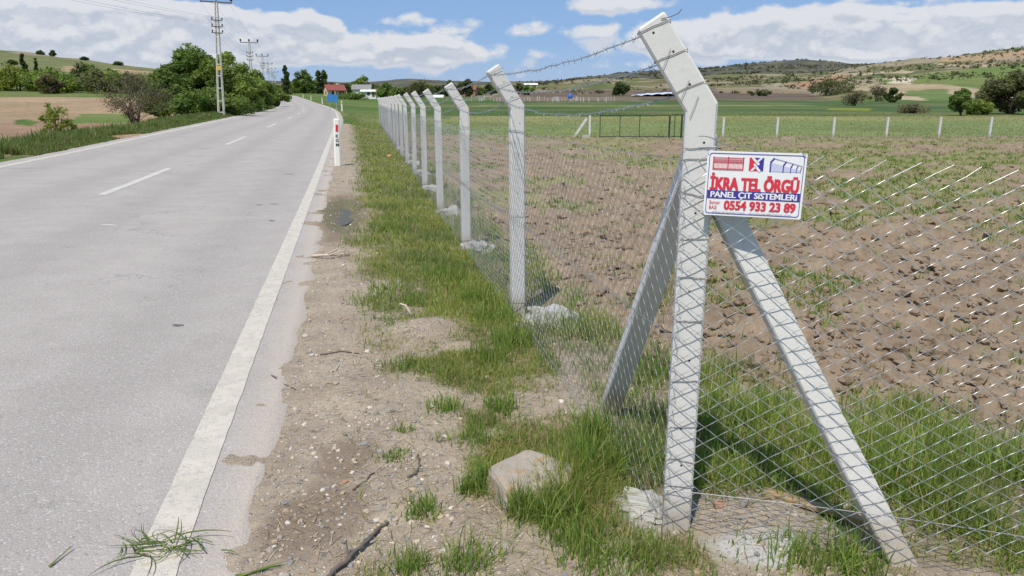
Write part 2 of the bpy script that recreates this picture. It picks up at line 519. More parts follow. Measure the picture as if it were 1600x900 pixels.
FSL = -.194
def fence_x(y): return .645 + FSL * (np.asarray(y) - 2.6)
def fence_d(x, y): return (np.asarray(x) - fence_x(y)) * .982     # distance inside the roadside fence
FRONT_SL = -.27
def front_d(x, y): return np.asarray(y) - (2.56 + FRONT_SL * (np.asarray(x) - .645))   # distance behind the front mesh

def field_mask(x, y):
    """>0 where the ploughed soil lies"""
    nz = (fbm(x, y, .5, 3, 5) - .5)
    a = fence_d(x, y) - .55 - .5 * nz
    b = front_d(x, y) - np.clip(2.05 - .22 * (x - 1.4), 1.1, 2.2) - .7 * nz + .25
    c = 42.3 - y + nz * 2
    return np.minimum(np.minimum(a, b), c)

def mound(x, y, cx_, cy_, r, h):
    q = ((x - cx_) ** 2 + (y - cy_) ** 2) / (r * r)
    return h * np.exp(-q * 1.6)
MOUND = at(665, 520)
PUD = at(534, 335)
def puddle_d(x, y):
    """elliptic distance to the puddle by the road edge"""
    u = (x - PUD[0]) * .978 + (y - PUD[1]) * .21; v = -(x - PUD[0]) * .21 + (y - PUD[1]) * .978
    return np.sqrt((u / .30) ** 2 + (v / 1.9) ** 2) + (fbm(x, y, .5, 3, 77) - .5) * .7

def relief(x, y):
    """everything on top of the lie of the land near the camera"""
    wd = road_w(x, y)
    fm = field_mask(x, y)
    f = sstep(-.1, .35, fm)
    dist = np.hypot(x, y)
    # verge: lumpy dirt
    v = (fbm(x, y, .5, 5, 3) - .5) * .07 + (fbm(x, y, .07, 3, 4) - .5) * .016
    edge = sstep(3.5, 4.1, wd)
    v = v * (.25 + .75 * edge) + .018 * (wd - 3.62).clip(-.3, .5) * 1.0 - .004
    v = v + (fbm(x, y, .16, 3, 9) - .5) * .028 * (1 - sstep(3.5, 3.9, wd))
    # bank along the fence and dug out soil
    fd = fence_d(x, y)
    v = v + mound(x, y, MOUND[0], MOUND[1], .33, .085) + mound(x, y, .95, 2.62, .32, .05)
    v = v - .060 * np.exp(-np.maximum(puddle_d(x, y) - .25, 0) ** 2 * 3.0) * sstep(3.66, 3.95, wd)
    # ploughed soil: clods and furrow waves
    d1, b1 = cells(x + .12 * fbm(x, y, .2, 2, 40), y + .12 * fbm(x, y, .2, 2, 41), .30, 21)
    d2, b2 = cells(x + .05 * fbm(x, y, .1, 2, 42), y, .12, 22)
    lump = (1 - np.clip(d1, 0, 1)) * (.2 + b1 * b1 * 1.3) * .085 + (1 - np.clip(d2, 0, 1)) * (.2 + b2) * .038 + (fbm(x, y, .06, 3, 43) - .5) * .030
    d0, b0 = cells(x + .25 * fbm(x, y, .4, 2, 44), y + .25 * fbm(x, y, .4, 2, 45), .62, 24)
    lump = lump * .8 + (1 - np.clip(d0, 0, 1)) * (.10 + b0) * .17
    p = lump - .03 + (fbm(x, y, .9, 4, 11) - .5) * .16 + (fbm(x, y, 4.0, 2, 12) - .5) * .14 - .03
    return v * (1 - f) + p * f
def z_near(x, y): return z_land(x, y) + relief(x, y)

# ------------------------------------------------------------------ colour of the fields (what grows or lies there; cloud shade on the far ridge)
def inpoly(px, py, poly):
    ins = np.zeros(px.shape, bool)
    n = len(poly)
    for i in range(n):
        x1, y1 = poly[i]; x2, y2 = poly[(i + 1) % n]
        c = ((y1 > py) != (y2 > py)) & (px < (x2 - x1) * (py - y1) / ((y2 - y1) if y2 != y1 else 1e-9) + x1)
        ins ^= c
    return ins
G_MID = (.165, .205, .085); G_CROP = (.060, .105, .036); G_BRIGHT = (.12, .17, .06); G_DRY = (.21, .215, .085)
TAN = (.32, .235, .155); PINK = (.27, .18, .125); DARKSOIL = (.115, .088, .072); SCRUB = (.125, .12, .06)
ROCKY = (.24, .21, .155); CHALK = (.50, .45, .36); VERGE_G = (.085, .14, .035)
PATCH = [
 # near meadow and crops behind the field
 ([(560, 240), (1700, 240), (1700, 183), (560, 186)], G_MID),
 ([(700, 188), (1700, 188), (1700, 181), (700, 181)], G_DRY),
 ([(600, 181), (1700, 181), (1700, 166.8), (600, 166.8)], G_CROP),
 ([(640, 166), (1300, 166), (1300, 165), (640, 165)], G_DRY),
 ([(600, 165), (1260, 165), (1340, 168), (1700, 168), (1700, 163), (1180, 155), (830, 156), (600, 160)], G_CROP),
 ([(1290, 168), (1360, 169), (1360, 174), (1290, 172)], (.17, .20, .035)),
 ([(770, 156), (1300, 157), (1260, 146), (1100, 137), (850, 143), (770, 148)], DARKSOIL),
 ([(770, 158), (1000, 158), (1000, 152), (770, 151)], (.165, .13, .10)),
 ([(1120, 137), (1260, 142), (1270, 146), (1120, 146)], (.20, .16, .115)),
 ([(1230, 133), (1310, 116), (1330, 119), (1270, 140)], (.32, .20, .13)),
 ([(1370, 122), (1600, 100), (1700, 100), (1700, 150), (1440, 143), (1380, 135)], (.12, .17, .05)),
 ([(1330, 132), (1480, 132), (1600, 150), (1600, 158), (1400, 146), (1330, 140)], (.34, .28, .19)),
 ([(1415, 142), (1480, 139), (1500, 155), (1440, 157)], G_BRIGHT),
 ([(1385, 120), (1430, 122), (1425, 132), (1395, 131)], CHALK),
 ([(1390, 148), (1440, 152), (1450, 157), (1400, 156)], (.36, .30, .21)),
 ([(1290, 117), (1420, 110), (1425, 113), (1295, 119)], (.40, .34, .25)),
 ([(1470, 90), (1600, 78), (1700, 76), (1700, 86), (1590, 90), (1480, 98)], (.32, .235, .15)),
 ([(1460, 98), (1520, 103), (1560, 101), (1560, 105), (1470, 104)], (.38, .32, .24)),
 # left of the road
 ([(-800, 245), (175, 245), (260, 205), (300, 150), (-800, 150)], TAN),
 ([(-300, 245), (185, 245), (200, 192), (120, 190), (-300, 196)], PINK),
 ([(18, 195), (50, 196), (56, 190), (40, 186), (22, 187)], VERGE_G),
 ([(110, 193), (205, 191), (200, 177), (118, 177)], (.11, .17, .045)),
 ([(-800, 150), (300, 151), (300, 147), (-800, 146)], VERGE_G),
 ([(-800, 110), (240, 118), (240, 60), (-800, 20)], (.135, .155, .07)),
 ([(95, 103), (140, 104), (140, 112), (95, 112)], TAN),
 ([(170, 107), (240, 112), (240, 117), (165, 116)], TAN),
 ([(20, 78), (100, 84), (120, 90), (150, 93), (150, 97), (100, 90), (20, 84)], ROCKY),
]
def land_colour(x, y, z):
    px, py = project(x, np.maximum(y, 1.0), z)
    nz = fbm(x, y, 40, 4, 51) - .5
    sc = np.clip(y / 60, 0, 1)
    nq = fbm(x, y, 12, 4, 52) - .5
    pxj = px + (nz * 20 + nq * 16) * sc; pyj = py + (nz * 3.2 + nq * 2.0) * sc
    c = np.tile(np.array(VERGE_G), (len(x), 1))
    hill = (y > 340)
    n1 = fbm(x, y, 60, 5, 61); n2 = fbm(x, y, 14, 3, 62)
    scr = np.array(SCRUB)[None] * (.6 + .8 * n2[:, None])
    rock = np.array(ROCKY)[None] * (.8 + .4 * n2[:, None])
    hc = np.where((n1 > .56)[:, None], rock, scr)
    hc = np.where((n1 < .42)[:, None], np.array((.10, .125, .05))[None] * (.6 + .8 * n2[:, None]), hc)
    c = np.where(hill[:, None], hc, c)
    far = y > 1150
    dk = np.array((.078, .082, .068))[None] * (.6 + .8 * fbm(x, y, 30, 4, 66)[:, None])  # far ridge albedo darkened for the cloud shadow lying over it
    c = np.where(far[:, None], dk, c)
    front = y > 15
    for poly, col in PATCH:
        k = inpoly(pxj, pyj, poly) & front & (y < 1100)
        c[k] = np.array(col) * (.86 + .28 * n2[k][:, None])
    c = c * (.80 + .4 * fbm(x, y, 9, 3, 71))[:, None]
    mixn = sstep(.45, .7, fbm(x, y, 25, 4, 73))[:, None] * .35
    c = c * (1 - mixn) + np.array([.22, .20, .10]) * mixn
    return c

# ground sheet, out to the horizon
def build_ground():
    ks = np.concatenate([[-40, -12, -6, -3.5, -2.4, -1.8, -1.45, -1.25], np.arange(-1.1, 1.1001, .0062), [1.25, 1.45, 1.8, 2.4, 3.5, 6, 12, 40]])
    ys = [1.0]
    while ys[-1] < 9000:
        y = ys[-1]
        r = 1.035 if y < 60 else 1.02 if y < 200 else 1.011 if y < 1100 else 1.03
        ys.append(y * r)
    ys = np.array([-3000, -400, -60, -12, -2.0] + ys)
    spread = np.where(ys >= 1, ys, 1 + (1 - ys) * .6)
    Kg, Yg = np.meshgrid(ks, ys)
    Xg = Kg * spread[:, None]
    x = Xg.ravel(); y = Yg.ravel()
    z = z_land(x, y)
    col = land_colour(x, y, z)
    wd = road_w(x, y)
    # kept below the finer sheets that cover it
    low = sstep(3.9, 3.5, np.abs(wd)) * .10 * (y < 420)
    zone = (1 - sstep(44, 46, y)) * (1 - sstep(.95, 1.08, np.abs(Kg.ravel()))) * (wd > 2.5)
    # the surface rises out of the sheet under the detailed ground
    z = z - np.maximum(low, zone * .28)
    n, m = Kg.shape
    i = np.arange((n - 1) * (m - 1)); r = i // (m - 1); c = i % (m - 1)
    Q = np.stack([r * m + c, r * m + c + 1, (r + 1) * m + c + 1, (r + 1) * m + c], -1)
    return make_mesh('ground', np.stack([x, y, z], -1), Q, None, col, True)

def ground_material():
    m, t, b, o = new_mat('land')
    a = t.n('ShaderNodeVertexColor', layer_name='tint').outputs[0]
    p = position(t)
    n1 = t.noise(p, 1.6, 5, .65); n2 = t.noise(p, .22, 4, .6)
    c = t.mix(t.mr(n1, .25, .75), t.mix(1.0, a, (.62, .64, .6), 'MULTIPLY'), t.mix(1.0, a, (1.3, 1.25, 1.2), 'MULTIPLY'))
    c = t.mix(t.mr(n2, .4, .7, 0, .35), c, t.mix(1.0, a, (1.25, 1.05, .8), 'MULTIPLY'))
    t.l(c, b.inputs['Base Color'])
    b.inputs['Roughness'].default_value = .95
    b.inputs['Specular IOR Level'].default_value = .1
    bump(t, b, n1, .8, .25)
    return m
ground = struct(obj('ground', build_ground(), ground_material()))

# ------------------------------------------------------------------ near ground: verge and ploughed field share one grid
ks = np.arange(-.80, 1.0501, .0030)
ys = [1.35]
while ys[-1] < 46: ys.append(ys[-1] * 1.0078)
ys = np.array(ys)
Kg, Yg = np.meshgrid(ks, ys)
Xg = Kg * Yg
gx = Xg.ravel(); gy = Yg.ravel()
gw = road_w(gx, gy)
gz = z_near(gx, gy)
gfm = field_mask(gx, gy)
nr, nc = Kg.shape
qi = np.arange((nr - 1) * (nc - 1)); qr = qi // (nc - 1); qc = qi % (nc - 1)
Q = np.stack([qr * nc + qc, qr * nc + qc + 1, (qr + 1) * nc + qc + 1, (qr + 1) * nc + qc], -1)
qw = gw[Q].mean(1); qf = gfm[Q].mean(1)
keep = qw > 3.3
def grass_cover(x, y):
    """0..1: how thickly grass grows on the verge"""
    wd = road_w(x, y) - 4.057          # 0 at the camera's own line
    fd = fence_d(x, y)
    n = fbm(x, y, .55, 4, 81) ; n2 = fbm(x, y, .2, 3, 82)
    band = sstep(-.05, .45, wd + (n - .5) * .5)
    n3 = fbm(x, y, 1.3, 3, 83)
    g = band * sstep(.42, .62, n * .45 + n2 * .35 + n3 * .2 + .10 * sstep(3.5, 6.0, y) + .10 * sstep(5.6, 8.5, y) + .05 * sstep(9, 14, y) + .05 * sstep(.3, .9, wd) - .075 * sstep(5.2, 3.4, y))
    inside = sstep(.02, .15, fd) * sstep(.0, .1, front_d(x, y)) * sstep(.25, -.15, field_mask(x, y))
    g = np.maximum(g, inside * sstep(.30, .5, n * .5 + n2 * .5 + .05))
    # bare dug soil round the corner post, the mound, concrete spill
    bare = np.exp(-((x - .98) ** 2 / .16 + (y - 2.60) ** 2 / .045)) + np.exp(-((x - MOUND[0]) ** 2 + (y - MOUND[1]) ** 2) / .09)
    bare = bare + np.exp(-((x - .56) ** 2 + (y - 2.72) ** 2) / .025)
    g = g * np.clip(1 - 1.25 * bare, 0, 1)
    for q in range(1, 9):
        bq = .645 + FSL * (3.0934 * q); yq = 2.6 + 3.0934 * q
        g = g * (1 - np.exp(-((x - bq - .12) ** 2 + (y - yq + .12) ** 2) / .05))
    R_ = at(835, 770)
    ring = np.exp(-((x - R_[0] - .12) ** 2 / .05 + (y - R_[1] + .02) ** 2 / .05))
    g = np.maximum(g, .95 * sstep(.25, .8, ring) * sstep(.3, .45, n2 + .1))
    return np.clip(g, 0, 1)
gg = grass_cover(gx, gy)
gd = np.exp(-np.maximum(puddle_d(gx, gy) - .85, 0) ** 2 * 7)
D1 = at(490, 800); D2 = at(545, 720)
damp = np.maximum(np.exp(-((gx - D1[0]) ** 2 / .035 + (gy - D1[1]) ** 2 / .08)), np.exp(-((gx - D2[0]) ** 2 / .05 + (gy - D2[1]) ** 2 / .05)))
damp = .85 * sstep(.22, .85, damp + (fbm(gx, gy, .16, 4, 90) - .5) * 1.3)
damp = np.maximum(damp, gd * 1.25)
weed = sstep(.55, .70, fbm(gx, gy, 2.2, 4, 95) + .10 * sstep(6, 25, gy) + .05 * sstep(.2, .6, gx / gy) - .07 * sstep(9, 5, gy)) * sstep(5.5, 9, gy)
spill = np.exp(-((gx - .93) ** 2 / .05 + (gy - 2.42) ** 2 / .012)) + np.exp(-((gx - .54) ** 2 / .012 + (gy - 2.74) ** 2 / .03))
spill = sstep(.3, .7, spill + (fbm(gx, gy, .08, 3, 91) - .5) * .6)
tint = np.stack([gg, damp, np.clip(spill, 0, 1)], -1)
tint_f = np.stack([weed, sstep(0, 1, fbm(gx, gy, 1.3, 3, 97)), gx * 0], -1)

def sub_sheet(name, qsel, colour, mat):
    q = Q[qsel]
    used, inv = np.unique(q, return_inverse=True)
    return obj(name, make_mesh(name, np.stack([gx, gy, gz], -1)[used], inv.reshape(-1, 4), None, colour[used], True), mat)

def verge_material():
    m, t, b, o = new_mat('verge_soil')
    a = t.n('ShaderNodeVertexColor', layer_name='tint')
    s = t.n('ShaderNodeSeparateColor'); t.l(a.outputs[0], s.inputs[0])
    p = position(t)
    n1 = t.noise(p, 3.0, 6, .65); n2 = t.noise(p, 28, 6, .7); n3 = t.noise(p, 140, 4, .7)
    vo = t.n('ShaderNodeTexVoronoi'); t.l(p, vo.inputs['Vector']); vo.inputs['Scale'].default_value = 75
    vo2 = t.n('ShaderNodeTexVoronoi'); t.l(p, vo2.inputs['Vector']); vo2.inputs['Scale'].default_value = 30
    c = t.mix(t.mr(n1, .3, .7), (.30, .240, .172), (.415, .345, .255))
    c = t.mix(t.mr(n2, .40, .68, 0, .65), c, (.255, .20, .145))
    # grit of many colours
    hs = t.n('ShaderNodeSeparateColor'); t.l(vo.outputs['Color'], hs.inputs[0])
    grit = t.m('MULTIPLY', t.mr(hs.outputs[0], .50, .56), t.mr(vo.outputs['Distance'], .44, .32))
    gcol = t.mix(hs.outputs[1], (.20, .18, .17), (.66, .61, .54))
    c = t.mix(t.m('MULTIPLY', grit, .8), c, gcol)
    hs2 = t.n('ShaderNodeSeparateColor'); t.l(vo2.outputs['Color'], hs2.inputs[0])
    grit2 = t.m('MULTIPLY', t.mr(hs2.outputs[0], .78, .80), t.mr(vo2.outputs['Distance'], .36, .28))
    c = t.mix(t.m('MULTIPLY', grit2, .8), c, t.mix(hs2.outputs[1], (.17, .16, .17), (.5, .42, .35)))
    # humus below the grass, damp soil, spilt concrete
    c = t.mix(t.m('MULTIPLY', s.outputs[0], .75), c, t.mix(n2, (.17, .145, .08), (.27, .225, .14)))
    c = t.mix(t.mr(s.outputs[1], .80, 1.25, 0, .75), c, t.mix(n1, (.12, .10, .055), (.10, .11, .05)))
    c = t.mix(t.m('MULTIPLY', t.m('MULTIPLY', s.outputs[1], .85), t.mr(s.outputs[1], 1.15, .9)), c, t.mix(n2, (.17, .125, .085), (.24, .18, .125)))
    c = t.mix(t.m('MULTIPLY', s.outputs[2], t.mr(n2, .3, .5)), c, t.mix(n3, (.36, .35, .325), (.50, .49, .46)))
    t.l(c, b.inputs['Base Color'])
    b.inputs['Roughness'].default_value = .95
    b.inputs['Specular IOR Level'].default_value = .15
    h = t.m('ADD', t.m('MULTIPLY', n2, .8), t.m('ADD', t.m('MULTIPLY', n3, .35), t.m('MULTIPLY', t.m('ADD', grit, grit2), .5)))
    bump(t, b, h, .9, .016)
    return m
def field_material(name='ploughed_soil', objcoord=False):
    m, t, b, o = new_mat(name)
    p = objco(t) if objcoord else position(t)
    n1 = t.noise(p, 1.1, 5, .6); n2 = t.noise(p, 11, 6, .68); n3 = t.noise(p, 70, 4, .7)
    c = t.mix(t.mr(n1, .3, .7), (.222, .167, .115), (.308, .238, .166))
    c = t.mix(t.mr(n2, .42, .75, 0, .7), c, (.155, .106, .068))
    c = t.mix(t.mr(n3, .55, .8, 0, .4), c, (.38, .295, .21))
    if not objcoord:
        a = t.n('ShaderNodeVertexColor', layer_name='tint')
        s = t.n('ShaderNodeSeparateColor'); t.l(a.outputs[0], s.inputs[0])
        wd = t.m('MULTIPLY', s.outputs[0], t.mr(n2, .35, .6, .15, .8))
        c = t.mix(wd, c, t.mix(n3, (.13, .17, .05), (.24, .25, .10)))
    t.l(c, b.inputs['Base Color'])
    b.inputs['Roughness'].default_value = .97
    b.inputs['Specular IOR Level'].default_value = .1
    bump(t, b, t.m('ADD', n2, t.m('MULTIPLY', n3, .4)), .8, .03)
    return m
verge = struct(sub_sheet('verge', keep & (qf <= 0), tint, verge_material()))
field = struct(sub_sheet('ploughed_field', keep & (qf > 0), tint_f, field_material()))

# ------------------------------------------------------------------ road
def road_material():
    m, t, b, o = new_mat('asphalt')
    p = position(t)
    n0 = t.noise(p, .35, 4, .6); n1 = t.noise(p, 2.2, 5, .6); n2 = t.noise(p, 45, 4, .7)
    vo = t.n('ShaderNodeTexVoronoi'); t.l(p, vo.inputs['Vector']); vo.inputs['Scale'].default_value = 115
    hs = t.n('ShaderNodeSeparateColor'); t.l(vo.outputs['Color'], hs.inputs[0])
    # wheel tracks run along the road
    a = t.n('ShaderNodeVertexColor', layer_name='tint')
    s = t.n('ShaderNodeSeparateColor'); t.l(a.outputs[0], s.inputs[0])
    c = t.mix(t.mr(n1, .3, .7), (.335, .300, .268), (.385, .348, .314))
    c = t.mix(t.mr(n0, .4, .65, 0, .35), c, (.42, .38, .342))
    c = t.mix(t.m('MULTIPLY', s.outputs[0], .55), c, (.295, .266, .24))
    c = t.mix(t.mr(hs.outputs[0], .55, .95, 0, .65), c, t.mix(hs.outputs[1], (.185, .175, .165), (.54, .51, .48)))
    c = t.mix(t.m('MULTIPLY', s.outputs[1], t.mr(n2, .35, .6, .3, 1)), c, (.47, .40, .32))
    c = t.mix(t.m('MULTIPLY', s.outputs[2], .5), c, (.13, .12, .12))
    # fine cracks
    vc = t.n('ShaderNodeTexVoronoi', feature='DISTANCE_TO_EDGE'); vc.inputs['Scale'].default_value = .55
    wp = t.n('ShaderNodeVectorMath', operation='ADD'); t.l(p, wp.inputs[0])
    nw_ = t.n('ShaderNodeTexNoise'); t.l(p, nw_.inputs['Vector']); nw_.inputs['Scale'].default_value = 3.0; nw_.inputs['Detail'].default_value = 5
    t.l(nw_.outputs['Color'], wp.inputs[1]); t.l(wp.outputs[0], vc.inputs['Vector'])
    ck = t.m('MULTIPLY', t.mr(vc.outputs['Distance'], .010, .002), t.mr(n0, .50, .60))
    c = t.mix(t.m('MULTIPLY', ck, .35), c, (.12, .11, .10))
    # stains and dust
    n5 = t.noise(p, .9, 5, .7)
    c = t.mix(t.mr(n5, .58, .72, 0, .28), c, (.20, .185, .17))
    c = t.mix(t.mr(n5, .42, .28, 0, .30), c, (.45, .41, .36))
    t.l(c, b.inputs['Base Color'])
    b.inputs['Roughness'].default_value = .82
    b.inputs['Specular IOR Level'].default_value = .3
    bump(t, b, t.m('ADD', t.m('MULTIPLY', vo.outputs['Distance'], -.8), n2), .55, .006)
    return m
def paint_material(name, c, wear=.62):
    m, t, b, o = new_mat(name)
    p = position(t)
    n1 = t.noise(p, 5, 5, .65); n2 = t.noise(p, 120, 4, .7); n3 = t.noise(p, 18, 5, .7)
    col = t.mix(t.mr(n1, .3, .75), c, tuple(x * .84 for x in c))
    col = t.mix(t.mr(t.m('ADD', t.m('MULTIPLY', n2, .6), t.m('MULTIPLY', n3, .4)), wear - .07, wear + .05), col, (.33, .31, .29))
    col = t.mix(t.mr(n3, .56, .72, 0, .35), col, (.52, .44, .35))
    t.l(col, b.inputs['Base Color'])
    b.inputs['Roughness'].default_value = .7
    bump(t, b, n2, .5, .004)
    return m
ry = np.concatenate([[-60, -20, -5], np.arange(0, 30, .25), np.geomspace(30, 440, 170)])
rw = np.concatenate([np.linspace(-3.72, 3.30, 48), [3.4, 3.48, 3.55, 3.62, 3.72]])
RW, RY = np.meshgrid(rw, ry)
ragged = (fbm(RY, RW * 0, .35, 4, 15) - .5) * .14
RWj = np.where(RW > 3.56, RW + ragged, np.where(RW < -3.7, RW + ragged, RW))
rx = xc(RY) + RWj / .9776
rz = road_z(RWj, RY) - np.where(RW > 3.7, .09, 0)
track = np.exp(-((np.abs(RW - 1.7) - .85) / .35) ** 2) + np.exp(-((np.abs(RW + 1.7) - .85) / .35) ** 2)
dust = sstep(3.35, 3.62, RWj) * .9
crack = np.zeros_like(track)
n, m_ = RW.shape
i = np.arange((n - 1) * (m_ - 1)); r = i // (m_ - 1); c = i % (m_ - 1)
RQ = np.stack([r * m_ + c, r * m_ + c + 1, (r + 1) * m_ + c + 1, (r + 1) * m_ + c], -1)
road = struct(obj('road', make_mesh('road', np.stack([rx, RY, rz], -1).reshape(-1, 3), RQ, None,
              np.stack([track, dust, crack], -1).reshape(-1, 3), True), road_material()))
PAINT = paint_material('road_paint', (.57, .515, .425), .565)
PAINT2 = paint_material('road_paint_worn', (.56, .53, .475), .58)
def strip(name, w0, w1, y0, y1, mat, step=.25, rag=.006):
    yy = np.arange(y0, y1 + 1e-6, step) if y1 - y0 < 40 else np.concatenate([np.arange(y0, 30, step), np.geomspace(30, y1, 160)])
    ww = np.array([w0, w0 + .03, (w0 + w1) / 2, w1 - .03, w1])
    W, Y = np.meshgrid(ww, yy)
    j = (fbm(Y, W * 40, .12, 3, 44) - .5) * 2 * rag
    W2 = W + np.where((W == w0) | (W == w1), j, 0)
    V = np.stack([xc(Y) + W2 / .9776, Y, road_z(W2, Y) + .004 + .006 * sstep(40, 200, Y)], -1).reshape(-1, 3)
    a, b_ = W.shape
    i = np.arange((a - 1) * (b_ - 1)); r = i // (b_ - 1); c = i % (b_ - 1)
    q = np.stack([r * b_ + c, r * b_ + c + 1, (r + 1) * b_ + c + 1, (r + 1) * b_ + c], -1)
    return obj(name, make_mesh(name, V, q, None, None, True), mat, road)
strip('edge_line', 3.222, 3.378, -20, 420, PAINT, .05, .0045)
strip('edge_line', -3.40, -3.22, -20, 420, PAINT)
for k in range(9):
    y0 = 12.2 + (k * 13.0 if k else 0)
    strip('centre_dash', -.075, .075, y0, y0 + 4.9, PAINT2, .2, .008)
strip('centre_dash', -.075, .075, -.8, 4.0, PAINT2, .2, .008)
# small pits and patches of tar in the near lane
simple('tar', (.13, .12, .11), .8, 0, .25)
for (px, py, rx_, ry_) in [(278, 508, .035, .02), (405, 322, .05, .02), (428, 320, .06, .02), (425, 345, .05, .02), (452, 275, .12, .03), (340, 627, .022, .015), (172, 360, .10, .03)]:
    pt = at(px, py, z=.03)
    wd, yy = float(road_w(pt[0], pt[1])), pt[1]
    a = np.linspace(0, 2 * math.pi, 15)[:-1]; rr = 1 + .18 * np.sin(a * 2 + px) + .10 * np.cos(a * 3 + py)
    W = wd + rx_ * rr * np.cos(a); Y = yy + ry_ * 1.7 * rr * np.sin(a)
    V = np.stack([xc(Y) + W / .9776, Y, road_z(W, Y) + .0025], -1)
    obj('tar_spot', make_mesh('tar_spot', V, None, [(0, j, j + 1) for j in range(1, 13)]), MATS['tar'] if py != 360 else PAINT2, road)

# puddle in the gutter
def build_puddle():
    a = np.linspace(0, 2 * math.pi, 60)[:-1]
    u = .17 * np.cos(a); v = .85 * np.sin(a)
    x = PUD[0] + u * .978 - v * .21; y = PUD[1] + u * .21 + v * .978
    lvl = float(z_near(np.array([PUD[0]]), np.array([PUD[1]]))[0]) + .012
    V = np.vstack([[PUD[0], PUD[1], lvl], np.stack([x, y, x * 0 + lvl], -1)])
    T_ = [(0, 1 + j, 1 + (j + 1) % 59) for j in range(59)]
    m, t, b, o = new_mat('puddle_water')
    n = t.noise(position(t), 9, 4, .6)
    t.l(t.mix(n, (.085, .072, .045), (.11, .10, .06)), b.inputs['Base Color'])
    b.inputs['Roughness'].default_value = .42; b.inputs['Specular IOR Level'].default_value = .18
    return obj('puddle', make_mesh('puddle', V, None, T_), m)
struct(build_puddle())

# ------------------------------------------------------------------ the roadside fence
rng = np.random.default_rng(7)
U = np.array([FSL, 1.0, 0]); U /= np.linalg.norm(U)           # along the fence, away from the camera
OUT = np.array([-U[1], U[0], 0])                              # towards the road
UP = np.array([0, 0, 1.0])
P1 = np.array([.645, 2.60, 0.0])
SP_ = 3.15
BEND, ARM, PHI = 1.615, .335, math.radians(33)
fence = empty('chain_link_fence', tuple(P1))
tag(fence, 'chain-link fence on concrete posts with bent tops along the road, barbed wire above', 'fence')
def rel(p): return np.asarray(p, float) - P1

def post_rings(o, s, z0, half=.052, ch=.007, bend=BEND, arm=ARM, phi=PHI):
    a = half; c = ch
    sec = [(-a + c, -a), (a - c, -a), (a, -a + c), (a, a - c), (a - c, a), (-a + c, a), (-a, a - c), (-a, -a + c)]
    d = o * math.sin(phi) + UP * math.cos(phi); e = o * math.cos(phi) - UP * math.sin(phi)
    t = math.tan(phi / 2)
    B = UP * bend
    r = [[o * p + s * q + UP * z0 for p, q in sec],
         [o * p + s * q + UP * (bend * .5) for p, q in sec],
         [o * p + s * q + B - UP * p * t for p, q in sec],
         [B + d * (arm - .008) + e * p + s * q for p, q in sec],
         [B + d * arm + e * p * .90 + s * q * .90 for p, q in sec]]
    return r
def arm_pt(base, o, f, side=0.0, phi=PHI):
    d = o * math.sin(phi) + UP * math.cos(phi); e = o * math.cos(phi) - UP * math.sin(phi)
    return base + UP * BEND + d * ARM * f + e * side
posts = []
def post_base(i):
    p = P1 + U * SP_ * i
    p[2] = float(z_land(np.array([p[0]]), np.array([p[1]]))[0])
    return p
NP = 18
o1 = np.array([-.985, .17, 0]); o1 /= np.linalg.norm(o1); s1 = np.array([-o1[1], o1[0], 0]) * -1
def add_holes(parent, base, o, s, spots, half=.052):
    for p, z, onarm in spots:
        mb = MB()
        c = (arm_pt(base, o, z, p) if onarm else base + o * p + UP * z) - s * (half + .0006)
        a = np.arange(9) * 2 * math.pi / 9
        ring = [c + (o * math.cos(t) + UP * math.sin(t)) * .0042 for t in a]
        mb.loft([[q + s * .012 for q in ring], ring])
        mb.build('wire_hole', MATS['hole_dark'], parent, loc=None)
for i in range(NP):
    b = post_base(i)
    o, s = (o1, s1) if i == 0 else (OUT, U)
    jt = rng.normal(0, .012)
    mb = MB(); mb.loft([[q for q in r] for r in post_rings(o, s, -.18)])
    p = mb.build('post', MATS['concrete'], fence, loc=tuple(rel(b)))
    p.rotation_euler = (0 if i == 0 else rng.normal(0, .006), 0 if i == 0 else rng.normal(0, .008), 0)
    posts.append((p, b, o, s))
    if i < 2:
        z3 = np.zeros(3)
        add_holes(p, z3, o, s, [(.012, .88, True), (-.012, .62, True), (-.004, .26, True), (-.014, 1.50, False), (.0, 1.26, False),
                                (.004, .98, False), (-.01, .72, False), (.006, .45, False), (-.004, .30, False)])
# far straight end post
mb = MB(); mb.bar((0, 0, -.2), (0, 0, 1.95), .11, .11)
b = post_base(NP - 1) + U * 2.6
b[2] = float(z_land(np.array([b[0]]), np.array([b[1]]))[0])
mb.build('end_post', MATS['concrete'], fence, loc=tuple(rel(b)))

# raking struts at the corner post
def strut(p, q, w_, ref):
    mb = MB(); mb.bar(rel(p), rel(q), w_, w_, ref, .006)
    return mb.build('brace', MATS['concrete'], fence)
sa_, sb_ = np.array((.675, 2.66, 1.50)), np.array((.53, 3.86, -.10))
sd_ = (sb_ - sa_) / np.linalg.norm(sb_ - sa_); sn_ = np.array((0, 0, H)) - (sa_ + sb_) / 2 + np.array((.5, 0, 0)); sn_ = sn_ - sd_ * sd_.dot(sn_)
strut(sa_, sb_, .098, np.cross(sn_, sd_))
st_q = np.array([1.487, 2.375, -.12])
sa_, sb_ = np.array((.70, 2.625, 1.36)), st_q
sd_ = (sb_ - sa_) / np.linalg.norm(sb_ - sa_); sn_ = np.array((-.22, -.88, .42)); sn_ = sn_ - sd_ * sd_.dot(sn_)
strut(sa_, sb_, .088, np.cross(sn_, sd_))
# next post of the unfinished front, outside the picture
FD = np.array([1.0, FRONT_SL, 0]); FD /= np.linalg.norm(FD)
FN = np.array([FD[1], -FD[0], 0])                               # towards the camera
pe = P1 + FD * 3.1
mb = MB(); mb.loft(post_rings(FN, FD, -.18)); mb.build('post', MATS['concrete'], fence, loc=tuple(rel(pe)))

